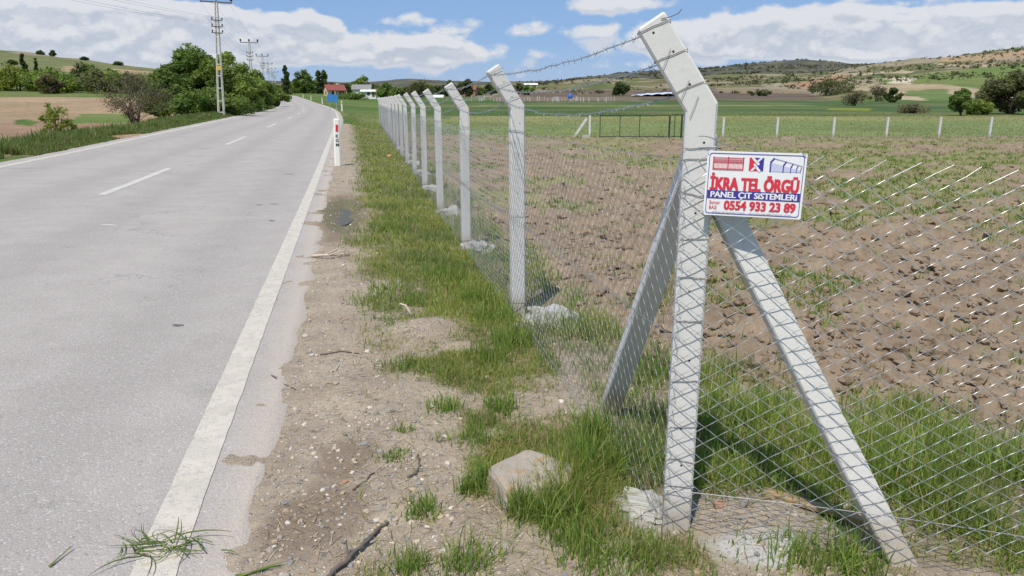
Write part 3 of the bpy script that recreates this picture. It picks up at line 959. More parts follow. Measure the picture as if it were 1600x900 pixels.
def chain_link(surface, L, hgt, cw, chh, r, mids=True, sides=4, a0=0.0, bulge=.0006, jit=.0007, spike=.03, seed=0, hand=True):
    """zigzag wires hooked into each other; surface(a, h) -> point, normal, along"""
    R = np.random.default_rng(seed)
    nw = int(L / (cw / 2)); ns = int(hgt / (chh / 2))
    per = 2 if mids else 1
    npt = ns * per + 1 + (1 if spike else 0)
    I, J = np.meshgrid(np.arange(nw), np.arange(ns * per + 1), indexing='ij')
    row = J / per
    k = J // per
    left = ((I + k) % 2 == 0)
    xa = np.where(left, I, I + 1).astype(float)
    off = np.where(((I + k) % 2 == 0), 1.0, -1.0)
    if mids:
        mid = (J % 2 == 1)
        xa = np.where(mid, I + .5, xa)
        rowz = row
        nb = np.where(mid, off * bulge, 0.0)
    else:
        rowz = row; nb = np.zeros_like(xa)
    A = a0 + xa * cw / 2; Hh = rowz * chh / 2
    A = A + R.normal(0, jit, A.shape); Hh = Hh + R.normal(0, jit, A.shape)
    if spike:     # free cut ends standing up
        rise = (I[:, :1] + ns) % 2 == 1          # wires whose last stretch climbs to the right
        if not hand: rise = ~rise
        for q in range(per): 
            A[:, -1 - q] = np.where(rise[:, 0], A[:, -1 - q], A[:, -1 - per]); Hh[:, -1 - q] = np.where(rise[:, 0], Hh[:, -1 - q], Hh[:, -1 - per] + .0004 * (per - q))
        sg = 1 if hand else -1
        A = np.hstack([A, np.where(rise, A[:, -1:] + sg * spike * cw / chh * R.uniform(.7, 1.1, (nw, 1)), A[:, -1:])]); Hh = np.hstack([Hh, np.where(rise, Hh[:, -1:] + spike, Hh[:, -1:] + .0004)]); nb = np.hstack([nb, nb[:, -1:] * 0])
    pts, nrm, alg = surface(A, Hh)
    pts = pts + nrm * nb[..., None]
    ang = np.arange(sides) * 2 * math.pi / sides + .4
    ring = (np.cos(ang)[:, None] * 1.0, np.sin(ang)[:, None] * 1.25)
    V = pts[:, :, None, :] + r * (nrm[..., None, :] * ring[0] + alg[..., None, :] * ring[1])
    npt = pts.shape[1]
    i = (np.arange(nw)[:, None, None] * npt + np.arange(npt - 1)[None, :, None]) * sides
    j = np.arange(sides)[None, None, :]; j2 = (j + 1) % sides
    Qd = np.stack([i + j, i + j2, i + sides + j2, i + sides + j], -1).reshape(-1, 4)
    return V.reshape(-1, 3), Qd

def side_surface(A, Hh):
    base = P1[None, None] + U * A[..., None] + OUT * .060
    bay = (A / SP_) % 1.0
    belly = np.sin(bay * math.pi) * (fbm(A, Hh, .9, 2, 21) - .5) * .05
    sagz = -.02 * np.sin(bay * math.pi) * (Hh / 1.48)
    zb = z_land(base[..., 0].ravel(), base[..., 1].ravel()).reshape(A.shape)
    pts = base + OUT * belly[..., None]
    pts[..., 2] = zb + .02 + Hh + sagz
    return pts - P1, np.broadcast_to(OUT, pts.shape), np.broadcast_to(U, pts.shape)
def front_surface(A, Hh):
    base = P1[None, None] + FD * A[..., None] + FN * .064
    t = Hh / 1.45
    drop = (-.045 * sstep(0, 1.3, A) + .01 * np.sin(A * 3.1)) * t
    lean = .03 * sstep(.2, 1.6, A) * t * t + (fbm(A, Hh, .7, 2, 23) - .5) * .03 * sstep(.05, .3, A)
    lean = lean - .035 * np.exp(-((A - .75) / .35) ** 2) * (1 - t) ** .5
    pts = base - FN * lean[..., None]
    pts[..., 2] = .055 + .085 * sstep(.4, 1.4, A) * (1 - t) + Hh + drop + .02 * (fbm(A, Hh, .5, 2, 24) - .5)
    return pts - P1, np.broadcast_to(FN, pts.shape), np.broadcast_to(FD, pts.shape)
V1, Q1 = chain_link(side_surface, SP_ * 3, 1.43, .080, .082, .00085, True, 4, -.06, seed=1, hand=True)
V2, Q2 = chain_link(side_surface, SP_ * (NP - 4) + 2.4, 1.43, .092, .092, .00072, False, 3, SP_ * 3 - .06, seed=2, hand=True)
mb = MB(); mb.add(V1, Q1); mb.add(V2, Q2); mb.build('wire_mesh', MATS['wire_fine'], fence, True)
V1, Q1 = chain_link(front_surface, 3.1, 1.40, .092, .064, .0016, True, 5, -.055, bulge=.0006, jit=.0007, spike=.035, seed=3)
mb = MB(); mb.add(V1, Q1); mb.build('wire_mesh', MATS['wire'], fence, True)

# line wires: top, middle and bottom
def side_line(h, a0, a1, n, off=.063, sag=.012):
    a = np.linspace(a0, a1, n)
    p = P1[None] + U * a[:, None] + OUT * off
    p[:, 2] = z_land(p[:, 0], p[:, 1]) + h - sag * np.abs(np.sin(a / SP_ * math.pi)) + .004 * (fbm(a, a * 0, .2, 2, 8) - .5)
    return p - P1
for h in (1.44, .80, .09):
    mb = MB(); mb.tube(side_line(h, -.06, SP_ * (NP - 1) + 2.4, 420), .0013, 4)
    if h == .80:   # short wire ticks added to stand for glints along the middle wire
        a = np.arange(.1, SP_ * 2.6, .078)
        for q in a:
            p = side_line(.80, q, q + .001, 2)[0]
            mb.tube([p - UP * .026 + OUT * .004, p + UP * .022 + OUT * .006], .0019, 4)
    mb.build('line_wire', MATS['wire_fine'], fence)
a = np.linspace(-.05, 3.05, 60)
p = P1[None] + FD * a[:, None] + FN * .070; p[:, 2] = .20 + .015 * np.sin(a * 2.2) - .01 * a
mb = MB(); mb.tube(p - P1, .0015, 4); mb.build('line_wire', MATS['wire_dull'], fence)
# a slack pulled strand between the corner post and the next
a = np.linspace(0, 1, 40)
p = P1[None] + FD * (a * .42)[:, None] + FN * (.075); p[:, 2] = 1.52 - .10 * a + .006 * np.sin(a * 21)
mb = MB(); mb.tube(p - P1, .0016, 4); mb.build('line_wire', MATS['wire_dull'], fence)

# three barbed strands on the bent tops
for k, f in enumerate((.93, .60, .24)):
    mb = MB()
    for i in range(NP - 1):
        A_ = arm_pt(post_base(i), posts[i][2], f, .056); B_ = arm_pt(post_base(i + 1), posts[i + 1][2], f, .056)
        L = np.linalg.norm(B_ - A_)
        near = i < 3
        n = 330 if near else 6
        t = np.linspace(0, 1, n)
        c = A_[None] * (1 - t[:, None]) + B_ * t[:, None]
        c[:, 2] -= (.035 + .02 * k) * 4 * t * (1 - t)
        c += (fbm(t * L, t * 0 + k * 3 + i, .25, 3, 60)[:, None] - .5) * np.array([.012, 0, .02]) * (4 * t * (1 - t))[:, None]
        if near:
            ph = t * L / .055 * 2 * math.pi
            e1, e2 = np.cross(U, UP), UP
            off = (np.cos(ph)[:, None] * e1 + np.sin(ph)[:, None] * e2) * .0022
            mb.tube(c + off - P1, .0014, 3); mb.tube(c - off - P1, .0014, 3)
        else:
            mb.tube(c - P1, .0026, 3)
        nb = int(L / .105) if i < 6 else 0
        for q in range(nb):
            tt = (q + .5) / nb; idx = min(n - 1, int(tt * (n - 1)))
            pc = A_ * (1 - tt) + B_ * tt if not near else c[idx]
            if not near: pc = pc - UP * (.035 + .02 * k) * 4 * tt * (1 - tt)
            th = rng.uniform(0, 3.14)
            for m2 in (0, 1):
                d = (math.cos(th + m2 * 1.5) * np.cross(U, UP) + math.sin(th + m2 * 1.5) * UP) + U * (.25 if m2 else -.25)
                mb.tube([pc - d * .013 - P1, pc - P1 + U * .003 * (m2 * 2 - 1), pc + d * .013 - P1], .0013, 3)
    mb.build('barbed_wire', MATS['wire_dull'], fence)

# binding wire round the posts
def wrap(mb, base, o, s, z, half=.055, tilt=.0, r=.0016, onarm=None):
    a = np.linspace(0, 2 * math.pi, 25)
    pts = []
    for t in a:
        m_ = max(abs(math.cos(t)), abs(math.sin(t)))
        pp, qq = math.cos(t) / m_ * half, math.sin(t) / m_ * half
        zz = tilt * math.cos(t * 1.0 + z * 9) + rng.normal(0, .0015)
        if onarm is None: pts.append(base + o * pp + s * qq + UP * (z + zz))
        else:
            pts.append(arm_pt(base, o, onarm + zz * 2, pp) + s * qq)
    mb.tube(np.array(pts) - P1, r, 4)
for i in range(0, 6):
    _, b, o, s = posts[i]
    for z in ([1.475, 1.45, 1.33, 1.18, 1.02, .86, .64, .47, .33, .22] if i == 0 else [1.44, .80, .12]):
        mb = MB(); wrap(mb, b, o, s, z + rng.normal(0, .008), tilt=rng.normal(0, .010)); mb.build('tie_wire', MATS['rust_wire'], fence)
    for f in (.93, .60, .24):
        mb = MB(); wrap(mb, b, o, s, 0, tilt=.02, onarm=f); mb.build('tie_wire', MATS['rust_wire'], fence)
    if i == 0:   # loose ends twisted off at the tip and under the bend
        tip = arm_pt(b, o, .95, -.03) - s * .055
        mb = MB(); mb.tube(np.array([tip, tip - o * .03 + UP * .006, tip - o * .055 + UP * .016, tip - o * .065 + UP * .03]) - P1, .0016, 4); mb.build('tie_wire', MATS['rust_wire'], fence)
        for f, dx in ((.66, .05), (.30, .055), (.12, .05)):
            q = arm_pt(b, o, f, -.01) - s * .0565
            e_ = arm_pt(b, o, f - .14, dx) - s * .0575
            mb = MB(); mb.tube(np.array([q, (q + e_) / 2 - s * .002, e_]) - P1, .0011, 4); mb.build('tie_wire', MATS['rust_wire'], fence)

# ------------------------------------------------------------------ lumps (rubble, stones, clods)
import bmesh
def ico(sub):
    bm = bmesh.new(); bmesh.ops.create_icosphere(bm, subdivisions=sub, radius=1.0)
    V = np.array([v.co[:] for v in bm.verts]); Tt = np.array([[v.index for v in f.verts] for f in bm.faces]); bm.free()
    return V, Tt
ICO1, ICO2, ICO3, ICO4 = ico(1), ico(2), ico(3), ico(4)
def rand_rot(R, n):
    q = R.normal(size=(n, 4)); q /= np.linalg.norm(q, axis=1)[:, None]
    w_, x, y, z = q.T
    return np.stack([np.stack([1 - 2 * (y * y + z * z), 2 * (x * y - z * w_), 2 * (x * z + y * w_)], -1),
                     np.stack([2 * (x * y + z * w_), 1 - 2 * (x * x + z * z), 2 * (y * z - x * w_)], -1),
                     np.stack([2 * (x * z - y * w_), 2 * (y * z + x * w_), 1 - 2 * (x * x + y * y)], -1)], -2)
def lumps(pos, size, R, base, flat=.65, jit=.22, col=None):
    bv, bt = base; n = len(pos); k = len(bv)
    S = np.asarray(size)[:, None] * R.uniform(.65, 1.25, (n, 3))
    V = bv[None] * (1 + R.normal(0, jit, (n, k, 1)).clip(-.45, .45))
    V = np.einsum('nij,nkj->nki', rand_rot(R, n), V * S[:, None, :])
    V[:, :, 2] *= flat
    V = V + np.asarray(pos)[:, None, :]
    Tt = bt[None] + (np.arange(n) * k)[:, None, None]
    c = None if col is None else np.repeat(col, k, axis=0)
    return V.reshape(-1, 3), Tt.reshape(-1, 3), c
def blob_noise(V, sc, seed):
    return fbm(V[:, 0] + 3.1 * V[:, 2], V[:, 1] - 2.3 * V[:, 2], sc, 4, seed) - .5
concrete('rubble', (.42, .405, .375), .35, False)
def rubble(name, centre, r, h, n, seed, parent=fence):
    R = np.random.default_rng(seed); mb = MB()
    bv, bt = ICO3
    V = bv * np.array([r, r * .9, h]); V = V * (1 + 1.1 * blob_noise(bv * 1.0, .45, seed) + .5 * blob_noise(bv, .15, seed + 3))[:, None]
    c = np.array(centre, float); c[2] = float(z_near(c[:1], c[1:2])[0]) - h * .30
    mb.add(V + c - P1, None, bt)
    pos = np.stack([c[0] + R.normal(0, r * .6, n), c[1] + R.normal(0, r * .6, n)], -1)
    z = z_near(pos[:, 0], pos[:, 1])
    v, t, _ = lumps(np.column_stack([pos, z]), R.uniform(.008, .035, n) * (r / .16), R, ICO1)
    crumbs = MB(); crumbs.add(v - P1, None, t); crumbs.build('concrete_crumbs', MATS['rubble'], parent)['kind'] = 'stuff'
    return mb.build(name, MATS['rubble'], parent)
c = at(1000, 785); rubble('footing', (c[0], c[1], 0), .115, .055, 26, 3)
c = at(1035, 815); rubble('footing', (c[0] + .03, c[1] + .02, 0), .085, .035, 20, 4)
c = at(862, 500); rubble('footing', (c[0], c[1], 0), .24, .15, 60, 5)
for i in range(2, 9):
    b = posts[i][1]; rubble('footing', (b[0] + .13 + .05 * (i % 2), b[1] - .14, 0), .22, .15, 26, 10 + i)

# ------------------------------------------------------------------ the sign
simple('sign_white', (.80, .80, .80), .35, 0, .02)
simple('sign_red', (.66, .035, .06), .4, 0, .03)
simple('sign_blue', (.055, .035, .30), .4, 0, .03)
simple('sign_pale', (.55, .56, .74), .45, 0, .03)
simple('sign_grey', (.38, .26, .32), .45, 0, .03)
tl = at(1103, 236, 2.505); tr_ = at(1259, 241, 2.425); bl = at(1100, 336, 2.505); br = at(1255, 341, 2.425)
SW = float(np.linalg.norm(tr_ - tl)); SH = float(np.linalg.norm(tl - bl))
ex = (tr_ - tl) / SW
ey = (tl - bl) / SH; ey = ey - ex * ex.dot(ey); ey /= np.linalg.norm(ey); ez = np.cross(ex, ey)
sign = empty('fence_sign')
cen = (tl + tr_ + bl + br) / 4
M4 = Matrix(((ex[0], ey[0], ez[0], cen[0]), (ex[1], ey[1], ez[1], cen[1]), (ex[2], ey[2], ez[2], cen[2]), (0, 0, 0, 1)))
sign.matrix_world = M4
tag(sign, 'white printed sign with red lettering wired to the corner post', 'sign')
def uvp(u, v): return (u - .5) * SW, (.5 - v) * SH
def flat(name, polys, mat, d=.0022, th=.0006):
    mb = MB()
    for poly in polys:
        top = [(*uvp(u, v), d) for u, v in poly]; bot = [(x, y, d - th) for x, y, _ in top]
        mb.loft([bot, top])
    return mb.build(name, MATS[mat], sign)
def rrect(u0, v0, u1, v1, r=.03, n=5):
    asp = SW / SH; pts = []
    for cx_, cy_, a0 in ((u1 - r, v1 - r * asp, 0), (u0 + r, v1 - r * asp, 90), (u0 + r, v0 + r * asp, 180), (u1 - r, v0 + r * asp, 270)):
        for k in range(n + 1):
            t = math.radians(a0 + 90 * k / n); pts.append((cx_ + r * math.cos(t), cy_ + r * asp * math.sin(t)))
    return pts[::-1]
flat('board', [rrect(0, 0, 1, 1, .014)], 'sign_white', 0.0, .003)
outer, inner = rrect(.022, .030, .978, .970, .03), rrect(.0285, .0400, .9715, .960, .026)
flat('border_line', [[outer[k], outer[(k + 1) % len(outer)], inner[(k + 1) % len(inner)], inner[k]] for k in range(len(outer))], 'sign_blue', .0012)
flat('band', [[(.030, .733), (.970, .733), (.970, .605), (.030, .605)]], 'sign_blue', .0012)
# red panel fence
L_ = lambda x0, y0, x1, y1: [(x0, y1), (x1, y1), (x1, y0), (x0, y0)]
pc = [L_(x, .085, x + .013, .285) for x in (.062, .212, .366)]
pc += [L_(.064, y, .375, y + .007) for y in (.095, .125, .150, .168, .262, .278)]
pc += [L_(.082 + .0131 * k, .10, .0848 + .0131 * k, .28) for k in range(10)] + [L_(.233 + .0131 * k, .10, .2358 + .0131 * k, .28) for k in range(10)]
for k, q in enumerate(pc): pass
for q in pc[:3]: flat('panel_post', [q], 'sign_red', .0014)
flat('panel_drawing', pc[3:9], 'sign_red', .0018)
flat('panel_drawing', pc[9:], 'sign_red', .0022)
# emblem: red and blue halves crossed by a white woven link
flat('emblem', [L_(.432, .085, .505, .285)], 'sign_red', .0012)
flat('emblem', [L_(.505, .085, .578, .285)], 'sign_blue', .0012)
flat('emblem', [[(.440, .27), (.492, .27), (.505, .235), (.518, .27), (.530, .285), (.470, .285)]], 'sign_red', .0013)
flat('emblem', [[(.48, .085), (.53, .085), (.505, .13)]], 'sign_blue', .0013)
flat('emblem', [[(.455, .095), (.470, .075), (.535, .165), (.535, .195), (.518, .195)], [(.555, .285), (.540, .305), (.478, .205), (.478, .175), (.495, .175)],
               [(.548, .075), (.562, .095), (.515, .160), (.502, .142)], [(.450, .275), (.465, .295), (.510, .225), (.497, .207)]], 'sign_white', .0018)
# blue post-and-wire fence running away
fp = [(.640, .075, .290, .024), (.770, .120, .290, .018), (.845, .150, .292, .014), (.902, .170, .292, .011), (.945, .185, .292, .008)]
posts2 = []
for x, y0, y1, w_ in fp:
    posts2 += [L_(x, y0 + .06, x + w_ * .62, y1), [(x, y0 + .06), (x + w_ * .62, y0 + .07), (x + w_ * 1.9, y0 + .012), (x + w_ * 1.5, y0)]]
flat('fence_drawing', [[(fp[k][0], .285), (fp[k + 1][0], .285), (fp[k + 1][0], fp[k + 1][1] + .07), (fp[k][0], fp[k][1] + .07)] for k in range(4)], 'sign_pale', .0012)
for q in posts2[0::2]: flat('drawn_post', [q], 'sign_blue', .0017)
for q in posts2[1::2]: flat('drawn_post', [q], 'sign_blue', .0020)
flat('fence_drawing', [[(.668, .086), (.955, .190), (.955, .186), (.668, .080)]], 'sign_blue', .0016)
def lettering(text, u0, v0, u1, v1, mat, bold=.03, d=.0016):
    """flat printed letters; heavy strokes come from a few copies laid side by side"""
    cu = bpy.data.curves.new('lettering', 'FONT'); cu.body = text; cu.size = 1.0
    cu.offset = min(bold, .008); cu.resolution_u = 3; cu.fill_mode = 'FRONT'
    tmp = bpy.data.objects.new('tmp', cu); COL.objects.link(tmp)
    dg = bpy.context.evaluated_depsgraph_get()
    me = bpy.data.meshes.new_from_object(tmp.evaluated_get(dg))
    bpy.data.objects.remove(tmp); bpy.data.curves.remove(cu)
    n = len(me.vertices); co = np.zeros(n * 3, np.float32); me.vertices.foreach_get('co', co); co = co.reshape(-1, 3)
    me.calc_loop_triangles()
    tri = np.zeros(len(me.loop_triangles) * 3, np.int32); me.loop_triangles.foreach_get('vertices', tri); tri = tri.reshape(-1, 3)
    bpy.data.meshes.remove(me)
    mn, mx = co.min(0), co.max(0)
    x0, y1 = uvp(u0, v0); x1, y0 = uvp(u1, v1)
    mb = MB()
    sh = [(0.0, 0.0)] if bold < .02 else [(-1, -.3), (-1, .3), (1, -.3), (1, .3), (-.33, -.3), (.33, .3), (.33, -.3), (-.33, .3)]
    for k, (q, q2) in enumerate(sh):
        c2 = co.copy()
        c2[:, 0] = x0 + (co[:, 0] - mn[0] + q * bold) / (mx[0] - mn[0]) * (x1 - x0)
        c2[:, 1] = y0 + (co[:, 1] - mn[1] + q2 * bold) / (mx[1] - mn[1]) * (y1 - y0)
        c2[:, 2] = d + k * .00006
        mb.add(c2, None, tri)
    return mb.build('lettering', MATS[mat], sign)
lettering('İKRA TEL ÖRGÜ', .055, .335, .945, .595, 'sign_red', .055)
lettering('PANEL ÇiT SiSTEMLERi', .065, .622, .940, .735, 'sign_white', .032, .0020)
lettering('0554 933 23 89', .215, .760, .935, .900, 'sign_red', .042)
lettering('Soner', .058, .765, .172, .822, 'sign_red', .012)
lettering('BAŞ', .058, .842, .138, .915, 'sign_red', .015)
lettering('www.ikraorgu.com', .09, .928, .43, .958, 'sign_grey', .01)
lettering('ikratelorgu@hotmail.com', .475, .928, .90, .958, 'sign_grey', .01)
for u, v in ((.012, .03), (.985, .03), (.012, .97)):
    x, y = uvp(u, v)
    mb = MB(); mb.tube([(x, y, .004), (x - .004, y + .006, .005), (x - .02, y + .008, -.004), (x - .035, y + .002, -.02)], .0014, 4)
    mb.build('wire_tie', MATS['wire'], sign)

# ------------------------------------------------------------------ grass
def blade_mesh(P, h, rng_, wdt, col, lean=.5, curl=.35):
    n = len(P)
    th = rng_.uniform(0, 2 * math.pi, n)
    ln = np.abs(rng_.normal(0, lean, n)) * h
    d = np.stack([np.cos(th), np.sin(th), 0 * th], -1)
    ps = th + math.pi / 2 + rng_.normal(0, .9, n)
    wv = np.stack([np.cos(ps), np.sin(ps), 0 * th], -1) * (wdt / 2)[:, None]
    hh = np.sqrt(np.maximum(h * h - (ln * .8) ** 2, (h * .35) ** 2))
    up = np.zeros((n, 3)); up[:, 2] = hh
    m = P + d * (ln * curl)[:, None] + up * .58
    t = P + d * ln[:, None] + up
    V = np.stack([P - wv, P + wv, m + wv * .8, m - wv * .8, t], 1)
    b = np.arange(n)[:, None] * 5
    Qd = b + np.array([[0, 1, 2, 3]]); Tt = b + np.array([[3, 2, 4]])
    C = np.repeat(col, 5, axis=0)
    return V.reshape(-1, 3), Qd, Tt, C
GR = np.random.default_rng(11)
def grass_colours(n, dry=.15, dark=0.0, R=GR):
    a = R.uniform(0, 1, (n, 1))
    c = np.array([.120, .220, .042]) * (1 - a) + np.array([.300, .375, .088]) * a
    c = c * R.uniform(.7, 1.2, (n, 1)) * (1 - dark)
    k = R.uniform(0, 1, n) < dry
    c[k] = np.array([.42, .35, .18]) * R.uniform(.7, 1.15, (k.sum(), 1))
    return c
def scatter(N, k0, k1, y0, y1, R=GR):
    y = np.exp(R.uniform(math.log(y0), math.log(y1), N)); k = R.uniform(k0, k1, N)
    return k * y, y

# verge grass
x, y = scatter(700000, -.62, .32, 1.9, 60)
ok = (road_w(x, y) > 3.75) & (field_mask(x, y) < .0)
x, y = x[ok], y[ok]
g = grass_cover(x, y)
ok = (GR.uniform(0, 1, len(x)) < g ** 1.2 + .012 * (road_w(x, y) > 4.0)) & (fence_d(x, y) < .03)
x, y, g = x[ok], y[ok], g[ok]
hn = fbm(x, y, .35, 3, 101)
z = z_near(x, y)
R_ = at(835, 770)
tall = np.exp(-((x - R_[0] - .13) ** 2 / .018 + (y - R_[1] - .02) ** 2 / .03)) + .55 * np.exp(-((x - R_[0] + .12) ** 2 / .006 + (y - R_[1]) ** 2 / .02))
h = (.012 + .085 * hn + .03 * sstep(5, 9, y)) * GR.uniform(.55, 1.35, len(x)) + .17 * tall * GR.uniform(.5, 1.1, len(x))
wd_ = np.clip(.0022 + .00055 * y, 0, .02) * GR.uniform(.7, 1.3, len(x))
dryf = .22 * sstep(6, 3, y)
c = grass_colours(len(x), .24)
pn = fbm(x, y, .5, 3, 131)[:, None]; c = c * (.72 + .56 * pn) * (np.array([1.25, 1.06, .9]) * pn + np.array([.85, .95, 1.1]) * (1 - pn))
k = GR.uniform(0, 1, len(x)) < dryf * (1 - np.clip(tall, 0, 1)); c[k] = np.array([.40, .34, .17]) * GR.uniform(.7, 1.1, (k.sum(), 1))
V, Qd, Tt, C = blade_mesh(np.stack([x, y, z - .004], -1), h, GR, wd_, c, 1.15)
gv = obj('verge_grass', make_mesh('verge_grass', V, Qd, Tt, C), MATS['blade'])
tag(gv, 'short green grass growing on the dirt verge between road and fence', 'grass', kind='stuff')

# bigger tufts standing out of the short grass
tx, ty, th_ = [], [], []
for (px, py, n, sp_, hh) in ((905, 745, 420, .055, .22), (930, 700, 420, .06, .22), (960, 735, 260, .05, .18), (880, 800, 260, .05, .15), (815, 805, 170, .03, .15), (762, 760, 240, .035, .14),
                             (735, 770, 140, .03, .10), (850, 815, 220, .045, .13), (905, 850, 300, .07, .11), (660, 800, 150, .04, .08), (640, 880, 170, .04, .09), (730, 880, 260, .06, .09), (615, 715, 90, .035, .05),
                             (632, 675, 60, .03, .04), (700, 640, 160, .05, .08), (740, 690, 160, .05, .08), (780, 640, 200, .06, .10), (640, 570, 150, .06, .08), (690, 580, 180, .07, .09), (760, 560, 220, .08, .12),
                             (800, 540, 260, .08, .14), (600, 455, 140, .08, .08), (580, 470, 120, .08, .07), (650, 470, 160, .09, .10), (560, 380, 140, .12, .10), (600, 360, 200, .16, .12), (700, 430, 260, .14, .15),
                             (740, 470, 260, .12, .16), (780, 500, 260, .11, .16), (1000, 870, 200, .06, .07), (940, 880, 240, .07, .09), (1250, 885, 200, .06, .10), (1330, 890, 240, .06, .14)):
    c = at(px, py); n = int(n * 1.1)
    tx.append(c[0] + GR.normal(0, sp_, n)); ty.append(c[1] + GR.normal(0, sp_, n)); th_.append(hh * GR.uniform(.45, 1.25, n))
x, y, h = np.concatenate(tx), np.concatenate(ty), np.concatenate(th_)
ok = road_w(x, y) > 3.75; x, y, h = x[ok], y[ok], h[ok]
c = grass_colours(len(x), .06)
V, Qd, Tt, C = blade_mesh(np.stack([x, y, z_near(x, y) - .004], -1), h, GR, np.clip(.0030 + .0006 * y, 0, .02) * GR.uniform(.7, 1.4, len(x)), c, .55)
gt = obj('grass_tufts', make_mesh('grass_tufts', V, Qd, Tt, C), MATS['blade'])
tag(gt, 'taller fresh green tufts standing on the verge and round the boulder', 'grass', kind='stuff')

# tall grass inside the fence
x, y = scatter(300000, -.25, 1.05, 2.0, 46)
fd, fr, fm = fence_d(x, y), front_d(x, y), field_mask(x, y)
ok = (fd > .02) & (fm < .12)
ok &= (fr > -.9)
x, y, fd, fr, fm = (q[ok] for q in (x, y, fd, fr, fm))
g = grass_cover(x, y)
outside = fr < .02
g = np.where(outside, g * .9 * sstep(.9, 1.5, x) + g * .35, g)
ok = GR.uniform(0, 1, len(x)) < g * (.18 + .72 * sstep(.40, .62, fbm(x, y, .3, 3, 141)))
x, y, fr, fd = x[ok], y[ok], fr[ok], fd[ok]
hn = fbm(x, y, .4, 3, 111)
z = z_near(x, y)
h = (.05 + .19 * hn) * GR.uniform(.55, 1.3, len(x)) * (.55 + .45 * sstep(-.05, .25, fr)) * (.45 + .55 * sstep(.02, .30, fr))
wd_ = np.clip(.0034 + .0006 * y, 0, .022) * GR.uniform(.7, 1.3, len(x))
c = grass_colours(len(x), .17)
pn = fbm(x, y, .5, 3, 133)[:, None]; c = c * (.72 + .56 * pn) * (np.array([1.2, 1.06, .9]) * pn + np.array([.8, .95, 1.1]) * (1 - pn))
V, Qd, Tt, C = blade_mesh(np.stack([x, y, z - .004], -1), h, GR, wd_, c, .85)
gi = obj('tall_grass', make_mesh('tall_grass', V, Qd, Tt, C), MATS['blade'])
tag(gi, 'tall lush grass growing behind the chain-link mesh along the fence foot', 'grass', kind='stuff')

# weeds scattered on the ploughed soil
x, y = scatter(42000, -.2, 1.04, 4.2, 42)
ok = field_mask(x, y) > .05
x, y = x[ok], y[ok]
pw = sstep(.54, .70, fbm(x, y, 2.2, 4, 95) + .10 * sstep(6, 25, y) + .05 * sstep(.2, .6, x / y) - .07 * sstep(9, 5, y)) * (.16 + .22 * sstep(.1, .45, x / y)) + .008
ok = GR.uniform(0, 1, len(x)) < pw
x, y = x[ok], y[ok]
nb = 9
s_ = np.repeat(np.clip(.03 + .004 * y, 0, .16), nb)
X = np.repeat(x, nb) + GR.normal(0, 1, len(x) * nb) * s_ * .55; Y = np.repeat(y, nb) + GR.normal(0, 1, len(x) * nb) * s_ * .55
z = z_near(X, Y)
c = grass_colours(len(X), .12)
V, Qd, Tt, C = blade_mesh(np.stack([X, Y, z - .005], -1), GR.uniform(.04, .13, len(X)) * (.8 + .01 * Y), GR, np.clip(.004 + .0009 * Y, 0, .03) * GR.uniform(.7, 1.3, len(X)), c, .9)
gw_ = obj('field_weeds', make_mesh('field_weeds', V, Qd, Tt, C), MATS['blade'])
tag(gw_, 'green weeds sprouting in patches over the ploughed brown field', 'weeds', kind='stuff')

# rank grass along the far side of the road
n = 90000
y = np.exp(GR.uniform(math.log(11), math.log(120), n)); wdl = -3.80 - np.abs(GR.normal(0, 1.9, n)) * (.5 + .5 * sstep(10, 40, y)) 
x = xc(y) + wdl / .9776
ok = (fbm(x, y, 1.6, 3, 121) > .40)
x, y, wdl = x[ok], y[ok], wdl[ok]
z = z_land(x, y)
h = (.10 + .42 * fbm(x, y, 1.2, 3, 122)) * GR.uniform(.5, 1.25, len(x)) * sstep(-.05, 1.1, -wdl - 3.75) + .06
c = grass_colours(len(x), .16)
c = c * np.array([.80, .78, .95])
V, Qd, Tt, C = blade_mesh(np.stack([x, y, z - .02], -1), h, GR, np.clip(.010 + .0007 * y, 0, .07) * GR.uniform(.7, 1.3, len(x)), c, .5)
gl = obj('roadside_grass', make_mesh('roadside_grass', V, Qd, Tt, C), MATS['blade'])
tag(gl, 'rank grass on the far roadside between edge line and tan field', 'grass', kind='stuff')

# meadow fringe behind the back fence and right verge farther on
n = 26000
y = np.exp(GR.uniform(math.log(42), math.log(105), n)); k_ = GR.uniform(-.22, 1.0, n); x = k_ * y
ok = (fence_d(x, y) > -1.4) | (y > 46)
ok &= road_w(x, y) > 4.2
x, y = x[ok], y[ok]
z = z_land(x, y)
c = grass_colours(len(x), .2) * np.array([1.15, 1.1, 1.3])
V, Qd, Tt, C = blade_mesh(np.stack([x, y, z - .02], -1), GR.uniform(.05, .14, len(x)), GR, np.clip(.0009 * y, 0, .09) * GR.uniform(.7, 1.3, len(x)), c, .6)
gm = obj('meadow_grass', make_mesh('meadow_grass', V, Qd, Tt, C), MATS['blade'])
tag(gm, 'light green meadow grass beyond the back fence of the field', 'grass', kind='stuff')

